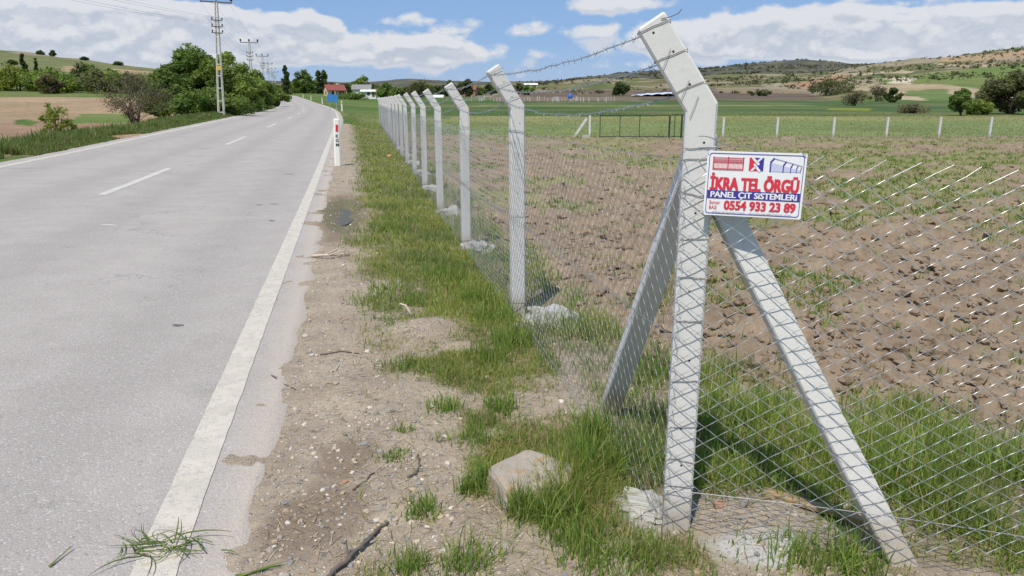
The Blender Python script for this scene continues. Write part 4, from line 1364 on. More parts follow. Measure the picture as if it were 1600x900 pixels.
# ------------------------------------------------------------------ clods, pebbles
CR = np.random.default_rng(5)
x, y = scatter(11000, -.2, 1.04, 3.0, 42, CR)
ok = field_mask(x, y) > .03
x, y = x[ok], y[ok]
z = z_near(x, y)
s = np.clip(np.abs(CR.normal(.0, .030, len(x))) + .010, .01, .085) * (.8 + .012 * y)
mb = MB()
nearm = y < 9
for sel, base, jt in ((nearm, ICO2, .16), (~nearm, ICO1, .24)):
    v, t_, _ = lumps(np.stack([x, y, z + s * .15], -1)[sel], s[sel], CR, base, .7, jt)
    mb.add(v, None, t_)
clods = mb.build('soil_clods', field_material('clod_soil', True), None, False)
tag(clods, 'dry brown clods turned up over the ploughed field', 'clods', kind='stuff')
x, y = scatter(34000, -.62, .62, 1.8, 26, CR)
wd = road_w(x, y)
ok = (wd > 3.62) & (field_mask(x, y) < 0) & (CR.uniform(0, 1, len(x)) < .12 + .45 * (1 - grass_cover(x, y)) * sstep(4.9, 4.0, wd))
x, y = x[ok], y[ok]
z = z_near(x, y)
s = np.clip(np.abs(CR.normal(.0, .0062, len(x))) + .0028, .003, .03) * (.8 + .05 * y)
pc_ = np.array([[.42, .36, .28], [.32, .28, .24], [.52, .47, .40], [.24, .225, .22], [.36, .28, .20]])[CR.integers(0, 5, len(x))] * CR.uniform(.75, 1.15, (len(x), 1))
v, t_, cc = lumps(np.stack([x, y, z + s * .1], -1), s, CR, ICO1, .7, .13, pc_)
pb = obj('pebbles', make_mesh('pebbles', v, None, t_, cc, False), MATS['dull'])
tag(pb, 'small pebbles and grit strewn over the dirt shoulder', 'pebbles', kind='stuff')

# dead stalks and straw lying on the dirt
x, y = scatter(26000, -.62, .4, 1.9, 22, CR)
wd = road_w(x, y)
ok = (wd > 3.66) & (field_mask(x, y) < 0) & (fbm(x, y, .4, 3, 151) > .47)
x, y = x[ok][:1900], y[ok][:1900]
z = z_near(x, y); n = len(x)
th = CR.uniform(0, 2 * math.pi, n); L = CR.uniform(.010, .055, n); wv = CR.uniform(.0007, .0016, n) * (.7 + .12 * y)
d = np.stack([np.cos(th), np.sin(th), CR.normal(0, .12, n)], -1) * L[:, None]; e = np.stack([-np.sin(th), np.cos(th), 0 * th], -1) * wv[:, None]
b0 = np.stack([x, y, z + .004], -1)
V = np.stack([b0 - d - e, b0 - d + e, b0 + d * .2 + e + np.array([0, 0, .004]), b0 + d, b0 + d * .2 - e + np.array([0, 0, .004])], 1)
ii = np.arange(n)[:, None] * 5
cst = np.array([[.42, .35, .22], [.30, .24, .15], [.16, .12, .09], [.50, .44, .31]])[CR.integers(0, 4, n)] * CR.uniform(.7, 1.1, (n, 1))
st_ = obj('straw_litter', make_mesh('straw_litter', V.reshape(-1, 3), ii + np.array([[0, 1, 2, 4]]), ii + np.array([[4, 2, 3]]), np.repeat(cst, 5, 0)), MATS['dull'])
tag(st_, 'dry straw and dead stalks littering the dirt verge', 'straw', kind='stuff')

# ------------------------------------------------------------------ the boulder in the grass
def build_rock():
    m, t, b, o = new_mat('boulder')
    p = objco(t)
    n1 = t.noise(p, 7, 6, .65); n2 = t.noise(p, 40, 5, .7); n3 = t.noise(p, 16, 4, .6, .6)
    c = t.mix(t.mr(n1, .32, .68), (.285, .245, .195), (.37, .335, .285))
    c = t.mix(t.mr(n3, .52, .66, 0, .8), c, (.36, .22, .125))
    c = t.mix(t.mr(n2, .55, .75, 0, .6), c, (.25, .215, .18))
    t.l(c, b.inputs['Base Color']); b.inputs['Roughness'].default_value = .9
    bump(t, b, t.m('ADD', n2, n1), .6, .012)
    bv, bt = ICO4
    # a slabby block: a lump cut by planes, its top tilted to the camera
    V = bv * np.array([.27, .25, .23]) * (1 + .25 * blob_noise(bv, .9, 5))[:, None]
    for nx, ny, nz, dd in ((0, -.16, .98, .085), (.1, -.95, .26, .118), (-.93, -.3, .1, .148), (.9, -.38, .12, .148), (-.55, .8, .2, .14), (.6, .75, .2, .14), (.45, -.3, .84, .142), (-.5, -.75, .45, .165)):
        nn = np.array([nx, ny, nz]); nn /= np.linalg.norm(nn)
        V = V - nn * np.maximum(0, V @ nn - dd)[:, None] * .94
    V = V * (1 + .07 * blob_noise(bv, .22, 9) + .04 * blob_noise(bv, .09, 10))[:, None]
    return make_mesh('boulder', V, None, bt, None, True), m
me, m = build_rock()
c = at(832, 775)
rock = obj('boulder', me, m, None, (c[0], c[1] + .04, float(z_near(c[:1], c[1:2])[0]) + .03))
rock.scale = (1.13, 1.0, .86)
rock.rotation_euler = (.06, .02, .12)
tag(rock, 'squarish brown boulder sitting in the grass near the corner post', 'rock')

# ------------------------------------------------------------------ sticks and litter
simple('dead_wood', (.115, .095, .08), .9, 0, .3, 30, .5, 120)
simple('pale_wood', (.50, .42, .33), .85, 0, .2, 30, .4, 120)
def stick(pix, r, label, mat='dead_wood', lift=.0, name='stick', side=(), cat='stick'):
    P_ = np.array([at(px, py) for px, py in pix])
    n = 4 * len(pix)
    t = np.linspace(0, 1, n); ti = np.linspace(0, 1, len(pix))
    Q_ = np.stack([np.interp(t, ti, P_[:, k]) for k in range(3)], -1)
    Q_[:, :2] += CR.normal(0, r * .35, (n, 2))
    Q_[:, 2] = z_near(Q_[:, 0], Q_[:, 1]) + r * .8 + lift * np.sin(t * math.pi)
    rr = r * (1 - .45 * t) * (1 + .18 * CR.normal(0, 1, n)).clip(.6, 1.4)
    o0 = Q_[0].copy()
    mb = MB(); mb.tube(Q_ - o0, rr, 7)
    for (f, ang, L) in side:
        k = int(f * (n - 1)); d = Q_[min(k + 1, n - 1)] - Q_[k - 1]; d /= np.linalg.norm(d)
        e = np.array([d[0] * math.cos(ang) - d[1] * math.sin(ang), d[0] * math.sin(ang) + d[1] * math.cos(ang), .35])
        mb.tube([Q_[k] - o0, Q_[k] + e * L * .5 - o0, Q_[k] + e * L + np.array([0, 0, .004]) - o0], [r * .6, r * .5, r * .25], 5)
    o = mb.build(name, MATS[mat], None, True, tuple(o0))
    tag(o, label, cat)
    return o
stick([(510, 898), (535, 878), (560, 856), (580, 836), (605, 811)], .0105, 'long dark forked branch lying on damp soil at the bottom edge', lift=.012, side=((.35, .5, .07), (.6, -.6, .05)), name='fallen_branch', cat='branch')
stick([(637, 749), (650, 742), (656, 730), (652, 712)], .0065, 'small dark curved twig on pale dirt left of the boulder')
stick([(552, 767), (570, 754), (584, 741)], .0055, 'short dark twig on bare dirt above the long branch')
stick([(424, 586), (440, 597), (462, 609)], .0055, 'thin dark twig on the gravel beside the edge line')
stick([(488, 402), (512, 404), (545, 399)], .016, 'weathered dead branch lying at the near end of the puddle', 'pale_wood', .03, side=((.4, 1.0, .25), (.6, -.8, .2), (.8, .7, .18)), name='fallen_branch', cat='branch')
stick([(516, 582), (526, 574), (530, 566)], .006, 'pale twig on the dirt shoulder below the mound', 'pale_wood')
stick([(500, 552), (530, 549), (562, 552)], .006, 'thin dark straight twig lying flat below the dirt mound')
# pale stick standing out of the grass
a_ = at(645, 497); 
zb_ = float(z_near(a_[:1], a_[1:2])[0])
mb = MB(); mb.tube([(0, 0, -.02), (-.03, 0, .05), (-.055, .01, .085), (-.10, .01, .10)], [.012, .011, .009, .006], 7)
tag(mb.build('stick', MATS['pale_wood'], None, True, (a_[0], a_[1], zb_)), 'pale bent stick poking up from grass beside the dirt mound', 'stick')
# plank end by the trench at the strut
a_ = at(1265, 805); zb_ = float(z_near(a_[:1], a_[1:2])[0])
mb = MB(); mb.bar((-.16, .09, .03), (.17, -.10, .015), .05, .022, (0, 0, 1), .003)
tag(mb.build('plank', simple('old_plank', (.34, .24, .13), .85, 0, .25, 12, .5, 60), None, False, (a_[0], a_[1], zb_)), 'short brown plank lying behind the mesh near the leaning brace', 'plank')
# scraps of brick
def brick_bit(px, py, s, label, name='brick_piece', mat=None):
    c = at(px, py); mb = MB()
    bv, bt = ICO2; V = np.sign(bv) * np.abs(bv) ** .6 * np.array([1, .7, .5]) * s * (1 + .25 * blob_noise(bv, .7, int(px)))[:, None]
    mb.add(V, None, bt)
    o = mb.build(name, mat or MATS['brick'], None, False, (c[0], c[1], float(z_near(c[:1], c[1:2])[0]) + s * .3))
    o.rotation_euler = (0, .1, px * .7)
    tag(o, label, 'brick')
simple('brick', (.40, .20, .12), .9, 0, .2, 40)
simple('bright_orange', (.62, .25, .13), .7, 0, .1, 40)
brick_bit(608, 246, .10, 'orange broken tile lying in the grass by the fence', 'tile_piece', MATS['bright_orange'])
brick_bit(540, 755, .014, 'small reddish brick bit on damp dirt beside twig')
brick_bit(1122, 808, .022, 'orange brick chip on bare soil right of the corner post')
brick_bit(532, 498, .014, 'reddish stone chip on the shoulder below the puddle')

# grass pulled out and dropped on the edge line
CG = np.random.default_rng(21)
mb = MB()
c0 = at(255, 860); zr0 = float(road_z(road_w(c0[0], c0[1]), c0[1]))
for k in range(46):
    o = np.array([CG.normal(0, .10), CG.normal(.0, .035), .006 + abs(CG.normal(0, .012))])
    th = CG.normal(-.25, .45) + (math.pi if CG.random() < .4 else 0); L = CG.uniform(.06, .20)
    t = np.linspace(0, 1, 5); bend = CG.normal(0, .5)
    pts = np.stack([o[0] + L * t * np.cos(th + bend * t), o[1] + L * t * np.sin(th + bend * t), o[2] + .018 * np.sin(t * 3.1) * CG.random()], -1)
    colr = grass_colours(1, .12)[0] * .9
    mb.tube(pts, np.array([.0022, .0024, .002, .0014, .0006]) * CG.uniform(.7, 1.3), 4, colr)
o = mb.build('pulled_grass', MATS['blade'], None, True, (c0[0], c0[1], zr0))
tag(o, 'pulled tuft of long grass stalks dropped across the white edge line', 'grass tuft')
for (px, py, th, L, lab) in ((405, 893, .12, .16, 'single green grass stalk lying at road edge near the bottom'), (96, 880, 1.2, .10, 'lone green grass stalk lying on the asphalt lane')):
    mb = MB(); c0 = at(px, py); zr0 = float(max(road_z(road_w(c0[0], c0[1]), c0[1]), z_near(c0[:1], c0[1:2])[0] if road_w(c0[0], c0[1]) > 3.4 else -9))
    for q in range(4):
        t = np.linspace(-.5, .5, 6); tt = th + CG.normal(0, .12)
        mb.tube(np.stack([t * L * math.cos(tt), t * L * math.sin(tt) + .01 * np.sin(t * 5) + q * .003, .006 + .012 * (t + .5)], -1), [.002, .0025, .0025, .002, .0016, .0006], 4, grass_colours(1, 0)[0] * .9)
    tag(mb.build('grass_stalk', MATS['blade'], None, True, (c0[0], c0[1], zr0)), lab, 'grass stalk')

# ------------------------------------------------------------------ back fence and gate
def zl(x, y): return float(z_land(np.array([float(x)]), np.array([float(y)]))[0])
YB = 43.0
def bx(px): return float(at(px, 217, YB)[0])
bf = empty('back_fence', (bx(733), YB, zl(bx(733), YB)))
tag(bf, 'low fence of straight white concrete posts across the back of the field', 'fence')
o_ = np.array(bf.location)
def bpost(px, top=182.5, wide=.11):
    x = bx(px); z0 = zl(x, YB); z1 = zpix(top, YB)
    mb = MB(); mb.bar((x - o_[0], 0, z0 - .2 - o_[2]), (x - o_[0], 0, z1 - o_[2]), wide, wide, (0, 1, 0), .012)
    mb.build('post', MATS['concrete_far'], bf)
    return x, z0, z1
bp = [733, 921, 1074, 1129, 1213, 1301, 1384, 1466, 1545, 1628, 1711]
for px in bp: bpost(px, 180.5 if px in (733, 921, 1074) else 183)
for a, b_, t_ in ((916, 894, 186), (1060 + 12, 1105, 192)):
    xa, xb = bx(a), bx(b_)
    mb = MB(); mb.bar((xa - o_[0], 0, zpix(t_ - 1, YB) - o_[2]), (xb - o_[0], .05, zl(xb, YB) - .1 - o_[2]), .12, .12, (0, 1, 0))
    mb.build('brace', MATS['concrete_far'], bf)
for h in (.12, .62, 1.08):
    for pa, pb_ in ((600, 921), (1074, 1711)):
        xs = np.linspace(bx(pa), bx(pb_), 30)
        mb = MB(); mb.tube(np.stack([xs - o_[0], xs * 0 - .06, z_land(xs, xs * 0 + YB) + h - o_[2]], -1), .004, 3)
        mb.build('line_wire', MATS['wire'], bf)
# small footing block by the gate post
x = bx(915); mb = MB(); mb.box((x - o_[0], -.25, zl(x, YB) + .08 - o_[2]), (.45, .3, .22)); mb.build('footing', MATS['rubble'], bf)
simple('gate_green', (.018, .05, .035), .45, .2, .1)
gx0, gx1 = bx(937), bx(1072)
gate = empty('field_gate', (gx0, YB, zl(gx0, YB)))
tag(gate, 'dark green metal frame gate standing open-meshed in the back fence', 'gate')
zt = zpix(180, YB) - zl(gx0, YB)
def gbar(name, a, b_, th=.045):
    mb = MB(); mb.bar(a, b_, th, th, (0, 1, 0)); mb.build(name, MATS['gate_green'], gate)
W_ = gx1 - gx0
for f, th in ((0, .04), (.23, .035), (.455, .035), (.80, .085), (.86, .035), (.94, .085)):
    gbar('upright', (f * W_, 0, .03), (f * W_, 0, zt), th)
gbar('top_rail', (0, 0, zt), (W_ * .78, 0, zt)); gbar('top_rail', (W_ * .82, 0, zt + .02), (W_, 0, zt + .02))
gbar('bottom_rail', (0, .003, .10), (W_ * .78, .003, .10)); gbar('bottom_rail', (W_ * .82, .003, .10), (W_, .003, .10))

# ------------------------------------------------------------------ roadside delineator posts
simple('delineator_white', (.78, .77, .68), .5, 0, .04, 10)
simple('reflector_red', (.62, .03, .05), .25, 0, .05)
simple('ink_black', (.03, .03, .03), .6, 0, .05)
def delineator(label, wdv, y, h=1.15, wd_=.15, group='roadside delineator posts', tilt=0.0):
    p = road_pt(wdv, y); p[2] = zl(p[0], p[1])
    o = empty('delineator_post', tuple(p), math.atan(.215)); tag(o, label, 'delineator', group)
    mb = MB()
    def sec(z, a, b_): return [(-a, -b_ * .55, z), (-a * .6, -b_, z), (a * .6, -b_, z), (a, -b_ * .55, z), (a * .75, b_, z), (-a * .75, b_, z)]
    mb.loft([sec(-.15, wd_ / 2, .05), sec(h * .7, wd_ / 2 * .97, .05), sec(h - .03, wd_ / 2 * .92, .048), sec(h, wd_ / 2 * .74, .038)])
    mb.build('shaft', MATS['delineator_white'], o)
    mb = MB(); mb.box((0, -.052, h - .235), (.062, .012, .175)); mb.build('reflector', MATS['reflector_red'], o)
    o.rotation_euler = (0, tilt, o.rotation_euler[2])
    return o
d0 = delineator('nearest white roadside marker post with red reflector and black letters', float(road_w(at(528, 262)[0], at(528, 262)[1])), float(at(528, 262)[1]), 1.18, .165, tilt=.03)
for k, ch in enumerate('KGM'):
    cu = bpy.data.curves.new('letter', 'FONT'); cu.body = ch; cu.size = .11; cu.offset = .004; cu.resolution_u = 2
    tmp = bpy.data.objects.new('tmp', cu); COL.objects.link(tmp)
    me = bpy.data.meshes.new_from_object(tmp.evaluated_get(bpy.context.evaluated_depsgraph_get()))
    bpy.data.objects.remove(tmp); bpy.data.curves.remove(cu)
    me.materials.clear(); me.name = 'letter'
    lo = obj('letter', me, MATS['ink_black'], d0, (-.038, -.0535, .71 - .11 * k)); lo.rotation_euler = (math.pi / 2, 0, 0)
delineator('white marker post right of the road just beneath the blue sign', 4.15, 84, 1.1, .15)
delineator('white marker post on the right bend, second beyond the blue sign', 4.1, 138, 1.1, .16)
delineator('white marker post on the right bend, third beyond the blue sign', 4.1, 185, 1.1, .17)
delineator('farthest white marker post on the right of the bend', 4.1, 235, 1.1, .18)
delineator('white marker post left of the road under the bushes', -4.1, 80, 1.1, .15)
delineator('far white marker post left of road at the bend', -4.1, 150, 1.1, .17)

# blue board on a post beyond the first marker
simple('sign_board_blue', (.04, .19, .45), .4, 0, .06)
simple('galvanised', (.45, .46, .47), .4, .6, .08)
bsx, bsy = float(at(520, 160, 82)[0]), 82.0
bs = empty('road_sign', (bsx, bsy, zl(bsx, bsy)), .05); tag(bs, 'plain blue rectangular road sign board on a post at the bend', 'road sign')
zc0 = zpix(153.5, 82) - zl(bsx, bsy)
mb = MB(); mb.box((0, 0, zc0), (1.12, .03, .80), Matrix.Rotation(.06, 3, 'Y')); mb.build('board', MATS['sign_board_blue'], bs)
for sx_ in (-.35, .35):
    mb = MB(); mb.bar((sx_, .05, -.2), (sx_, .05, zc0 + .3), .06, .06); mb.build('post', MATS['galvanised'], bs)

# ------------------------------------------------------------------ power line
simple('pylon_cream', (.62, .585, .50), .7, 0, .10, 4)
simple('pylon_arm', (.13, .12, .115), .6, .3, .1)
simple('insulator', (.035, .03, .035), .25, 0, .1)
simple('plate_yellow', (.75, .45, .03), .5, 0, .05)
simple('cable', (.05, .05, .052), .6, .3, .05)
PH = 7.45
def pylon_proto():
    o = empty('power_pole')
    hb, ht = .185, .07
    def leg(sx_, sy_):
        mb = MB(); mb.bar((sx_ * hb, sy_ * hb, -.3), (sx_ * ht, sy_ * ht, PH), .055, .055); mb.build('leg', MATS['pylon_cream'], o)
    for sx_ in (-1, 1):
        for sy_ in (-1, 1): leg(sx_, sy_)
    zs = [.35, 1.1, 1.95, 2.75, 3.5, 4.15, 4.75, 5.25, 5.7, 6.1, 6.5, 6.85, 7.2]
    for z in zs:
        s = hb + (ht - hb) * (z + .3) / (PH + .3)
        for d in (-1, 1):
            mb = MB(); mb.box((0, d * s, z), (2 * s, .04, .055)); mb.build('rung', MATS['pylon_cream'], o)
    mb = MB(); mb.box((0, 0, PH), (2.0, .09, .085)); arm = mb.build('crossarm', MATS['pylon_arm'], o)
    def insul(x, z, par, s=1.0):
        mb = MB(); k = 8
        prof = [(.02, 0), (.02, .05), (.075, .07), (.085, .13), (.06, .17), (.09, .20), (.07, .27), (.03, .30)]
        mb.loft([[(x + r_q * s * math.cos(2 * math.pi * j / k), r_q * s * math.sin(2 * math.pi * j / k), z + h_ * s) for j in range(k)] for r_q, h_ in prof])
        mb.build('insulator', MATS['insulator'], par)
    for x in (-.95, 0, .95): insul(x, PH + .045, arm, 1.15)
    for z in (6.3, 5.9, 5.5):
        mb = MB(); mb.box((0, -.12, z), (.72, .07, .06)); a2 = mb.build('side_arm', MATS['pylon_arm'], o)
        for x in (-.32, .32): insul(x, z + .03, a2, .55)
    mb = MB(); k = 14
    mb.loft([[(.15 * math.cos(2 * math.pi * j / k), y_, 3.25 + .15 * math.sin(2 * math.pi * j / k)) for j in range(k)] for y_ in (-.17, -.155)])
    mb.build('warning_plate', MATS['plate_yellow'], o)
    return o
PY = [(-18.6, 8.0)] + [(float(at(q, 150, Yq)[0]), Yq) for q, Yq in ((343, 52.), (394, 90.), (413, 130.), (421, 170.), (427, 210.), (431, 250.))]
LAB = ['cream lattice power pole standing beside the road outside the left frame', 'nearest cream lattice power pole with crossarm and yellow plate', 'second cream lattice power pole along the line, beyond the bushes',
       'third power pole of the line receding behind the bushes', 'fourth power pole of the line receding behind the bushes', 'fifth power pole of the line near the bend', 'farthest power pole of the line by the bend']
proto = pylon_proto(); poles = []
for i, (x, y) in enumerate(PY):
    o = proto if i == 0 else copy_tree(proto)
    zz = zl(x, y) - .05
    if i >= 2: zz = [0, 0, .9, 1.7, 2.5, 3.2, 4.0][i]
    zz = min(zz, zl(x, y) + .4)
    o.location = (x, y, zz); o.rotation_euler = (0, .045 if i == 1 else .02, .16)
    tag(o, LAB[i], 'power pole', 'power poles along the road'); poles.append(np.array([x, y, zz]))
spans = []
cr, sr = math.cos(.16), math.sin(.16)
for (dx, dz) in ((-.95, PH + .38), (0, PH + .38), (.95, PH + .38), (-.32, 6.3 + .18), (.32, 6.3 + .18), (-.32, 5.9 + .18), (.32, 5.9 + .18)):
    mb = MB()
    for i in range(len(poles) - 1):
        a = poles[i] + np.array([dx * cr, dx * sr, dz]); b_ = poles[i + 1] + np.array([dx * cr, dx * sr, dz])
        t = np.linspace(0, 1, 18); p = a[None] * (1 - t[:, None]) + b_ * t[:, None]; p[:, 2] -= .45 * 4 * t * (1 - t)
        mb.tube(p - poles[1], .0045, 3)
    spans.append(mb)
wires = empty('power_lines', tuple(poles[1])); tag(wires, 'thin dark overhead cables strung between the cream power poles', 'cables')
for mb in spans: mb.build('cable', MATS['cable'], wires)

# ------------------------------------------------------------------ trees
def crown_leaves(R, centres, rad, n, leaf, cols, squash=.8, ccol=None):
    idx = R.integers(0, len(centres), n)
    d = R.normal(size=(n, 3)); d /= np.linalg.norm(d, axis=1)[:, None]
    rr = R.uniform(0, 1, n) ** .45
    P_ = centres[idx] + d * (rr * rad[idx])[:, None] * np.array([1, 1, squash])
    a = R.normal(size=(n, 3)) ; a[:, 2] *= .6; a /= np.linalg.norm(a, axis=1)[:, None]
    b_ = np.cross(a, d + R.normal(0, .5, (n, 3))); b_ /= np.linalg.norm(b_, axis=1)[:, None] + 1e-6
    s = leaf * R.uniform(.6, 1.4, n)
    V = np.stack([P_ - a * s[:, None], P_ + b_ * (s * .45)[:, None], P_ + a * s[:, None], P_ - b_ * (s * .45)[:, None]], 1)
    Qd = np.arange(n)[:, None] * 4 + np.array([[0, 1, 2, 3]])
    lo, hi_ = np.array(cols[0]), np.array(cols[1])
    tt = (ccol[idx] * .6 + R.uniform(0, 1, n) * .4)[:, None] if ccol is not None else R.uniform(0, 1, (n, 1))
    C = np.repeat(lo * (1 - tt) + hi_ * tt, 4, axis=0)
    return V.reshape(-1, 3), Qd, C
def tree_parts(seed, h, wdt, nleaf, leaf, cols, ncl=40, base=.12, shape='round', trunk=.10, clr=.16, stems=1, twig=False, bark=(.10, .08, .06)):
    R = np.random.default_rng(seed)
    # clump centres inside an uneven crown
    c = []
    while len(c) < ncl:
        q = R.uniform(-1, 1, 3)
        if np.linalg.norm(q) > 1: continue
        zf = (q[2] + 1) / 2 if shape not in ('poplar', 'cone') else len(c) / (ncl - 1.0)
        if shape == 'round': wq = math.sin(math.pi * min(1, zf * .80 + .18)) ** .6
        elif shape == 'poplar': wq = math.sin(math.pi * min(1, zf * .9 + .08)) ** .5
        elif shape == 'cone': wq = (1 - zf) * 1.0 + .06
        else: wq = (1 - zf) ** .5 * .9 + .15
        lob = 1 + .30 * math.sin(3 * math.atan2(q[1], q[0]) + seed) * (1 - zf)
        c.append((q[0] * wdt / 2 * wq * lob, q[1] * wdt / 2 * wq * lob, h * (base + (1 - base) * zf) * R.uniform(.93, 1.0)))
    c = np.array(c)
    rad = wdt * clr * R.uniform(.6, 1.25, ncl)
    if shape in ('cone', 'poplar'): rad = rad * (.35 + .65 * (1 - c[:, 2] / c[:, 2].max()) ** (.9 if shape == 'cone' else .35))
    cc = R.uniform(0, 1, ncl)
    bm = MB()
    for s in range(stems):
        ph = 2 * math.pi * s / max(stems, 1); sp = wdt * .10 * (stems > 1)
        t = np.linspace(0, 1, 7)
        path = np.stack([sp * np.cos(ph) * (.3 + 1.5 * t) + R.normal(0, .02 * wdt, 7) * t, sp * np.sin(ph) * (.3 + 1.5 * t) + R.normal(0, .02 * wdt, 7) * t, t * h * .78 - .15], -1)
        bm.tube(path, trunk * (1 - .8 * t) / math.sqrt(stems), 7, np.array(bark))
        own = c[s::stems]
        for q in own[:26]:
            k = int(np.clip((q[2] / h - .28) / .78 * 6, 1, 5)); a = path[k]
            m_ = (a + q) / 2 + np.array([0, 0, .05 * h]) + R.normal(0, .03 * wdt, 3)
            r0 = trunk * .30 / math.sqrt(stems)
            bm.tube([a, m_, q], [r0, r0 * .6, r0 * .2], 4, np.array(bark))
            if twig:
                for _ in range(7):
                    e = q + R.normal(0, wdt * .13, 3); bm.tube([m_ * .3 + q * .7, (q + e) / 2 + R.normal(0, .03, 3), e], [r0 * .35, r0 * .22, r0 * .1], 3, np.array(bark))
    V, Qd, C = crown_leaves(R, c, rad, nleaf, leaf, cols, .85, cc)
    V[:, 2] = np.maximum(V[:, 2], .03)
    return bm.mesh('trunk', True), make_mesh('crown', V, Qd, None, C)
GREEN = ((.070, .130, .028), (.215, .290, .070)); LIGHTG = ((.12, .185, .04), (.29, .36, .09)); DARKG = ((.045, .078, .028), (.115, .155, .055))
YELG = ((.14, .19, .035), (.33, .36, .08)); OLIVE = ((.09, .105, .045), (.20, .205, .09)); BARE = ((.13, .12, .07), (.22, .20, .12))
def place_tree(name, label, px, top, Y, base_row=None, width_px=60, seed=0, nleaf=4000, leaf=.14, cols=GREEN, cat='tree', group=None, x=None, **kw):
    X = float(at(px, 165, Y)[0]) if x is None else x
    z0 = zl(X, Y); h = zpix(top, Y) - z0; wdt = width_px / F * Y / CP
    tm, cm = tree_parts(seed, h, wdt, nleaf, leaf, cols, **kw)
    o = empty(name, (X, Y, z0)); tag(o, label, cat, group)
    obj('trunk', tm, MATS['bark'], o); obj('crown', cm, MATS['foliage'], o)
    return o
# roadside bushes on the left
place_tree('bushy_tree', 'tallest dense green bushy tree behind the nearest power pole', 305, 70, 60, width_px=120, seed=3, nleaf=26000, leaf=.15, cols=GREEN, ncl=70, base=.05, clr=.13, stems=3, trunk=.22)
place_tree('bushy_tree', 'lower green bush at the left flank of the tall bushy tree', 258, 112, 57, width_px=75, seed=4, nleaf=13000, leaf=.14, cols=GREEN, ncl=45, base=.03, clr=.15, stems=3, trunk=.14)
place_tree('bushy_tree', 'yellowish green bushy tree just right of the nearest power pole', 362, 86, 70, width_px=90, seed=5, nleaf=16000, leaf=.17, cols=LIGHTG, ncl=55, base=.04, clr=.14, stems=3, trunk=.2)
place_tree('bushy_tree', 'green bush between the second power pole and the road', 396, 112, 88, width_px=62, seed=6, nleaf=9000, leaf=.19, cols=GREEN, ncl=40, base=.03, clr=.16, stems=2, trunk=.18)
place_tree('bushy_tree', 'far green bush at the left inside of the road bend', 424, 136, 112, width_px=40, seed=7, nleaf=6000, leaf=.2, cols=LIGHTG, ncl=30, base=.03, clr=.18, stems=2, trunk=.15)
place_tree('roadside_shrub', 'low dark green shrub at the foot of the nearest power pole', 322, 142, 55, width_px=110, seed=8, nleaf=12000, leaf=.12, cols=GREEN, ncl=45, base=.02, clr=.13, stems=4, trunk=.10, cat='shrub')
place_tree('roadside_shrub', 'low green shrub along the left road edge before the bend', 378, 150, 76, width_px=75, seed=9, nleaf=8000, leaf=.15, cols=GREEN, ncl=36, base=.02, clr=.14, stems=4, trunk=.10, cat='shrub')
place_tree('bare_shrub', 'nearly leafless brown shrub left of the tall bushy tree', 208, 116, 46, width_px=92, seed=12, nleaf=4200, leaf=.055, cols=BARE, ncl=44, base=.22, clr=.16, stems=5, trunk=.16, twig=True, bark=(.16, .13, .11), cat='shrub')
place_tree('sapling', 'thin leafy sapling in the grass at the left road edge', 82, 157, 26, width_px=62, seed=14, nleaf=1500, leaf=.05, cols=YELG, ncl=26, base=.12, clr=.12, stems=6, trunk=.05, twig=True, bark=(.17, .15, .06), cat='sapling')
# right middle distance
place_tree('field_tree', 'small dense green tree left of the big dark tree at right', 1503, 139, 88, width_px=38, seed=21, nleaf=5200, leaf=.15, cols=GREEN, ncl=36, base=.05, clr=.15, trunk=.14)
place_tree('field_shrub', 'pale green bush between the two trees at the right edge', 1527, 156, 92, width_px=36, seed=22, nleaf=4500, leaf=.15, cols=LIGHTG, ncl=26, base=.03, clr=.2, stems=3, trunk=.1, cat='shrub')
place_tree('field_tree', 'big dark spreading tree at the right edge of the view', 1580, 112, 95, width_px=92, seed=23, nleaf=11500, leaf=.2, cols=OLIVE, ncl=64, base=.12, clr=.12, stems=3, trunk=.35)
place_tree('field_tree', 'dark round tree on the slope in front of a tan field', 1393, 135, 240, width_px=24, seed=24, nleaf=2200, leaf=.45, cols=DARKG, ncl=26, base=.04, clr=.16, trunk=.3)
place_tree('bare_shrub', 'greyish bare shrub standing before the dark round tree', 1335, 139, 190, width_px=34, seed=25, nleaf=1500, leaf=.22, cols=BARE, ncl=24, base=.05, clr=.2, stems=3, trunk=.2, cat='shrub')
place_tree('bare_shrub', 'brown bare shrub in the green meadow left of small dense tree', 1430, 165, 100, width_px=40, seed=26, nleaf=1600, leaf=.14, cols=BARE, ncl=24, base=.05, clr=.2, stems=3, trunk=.12, cat='shrub')
place_tree('bare_shrub', 'grey bare shrub at the lower slope right of the hill road', 1368, 133, 260, width_px=30, seed=27, nleaf=1300, leaf=.3, cols=BARE, ncl=20, base=.05, clr=.2, stems=3, trunk=.2, cat='shrub')
place_tree('field_tree', 'green thicket on the slope below the bare hill', 1298, 124, 420, width_px=86, seed=28, nleaf=2600, leaf=.6, cols=OLIVE, ncl=40, base=.02, clr=.085, stems=5, trunk=.3, shape='low', cat='thicket')
place_tree('field_tree', 'dark bush pair standing in the dark brown field', 1185, 139, 440, width_px=30, seed=29, nleaf=900, leaf=.5, cols=DARKG, ncl=12, base=.03, clr=.13, stems=2, trunk=.25, cat='shrub')
place_tree('field_tree', 'dark tree at the foot of the rocky hill beside the plastic sheet', 967, 123, 430, width_px=28, seed=30, nleaf=2200, leaf=.6, cols=DARKG, ncl=18, base=.03, clr=.2, stems=1, trunk=.3)
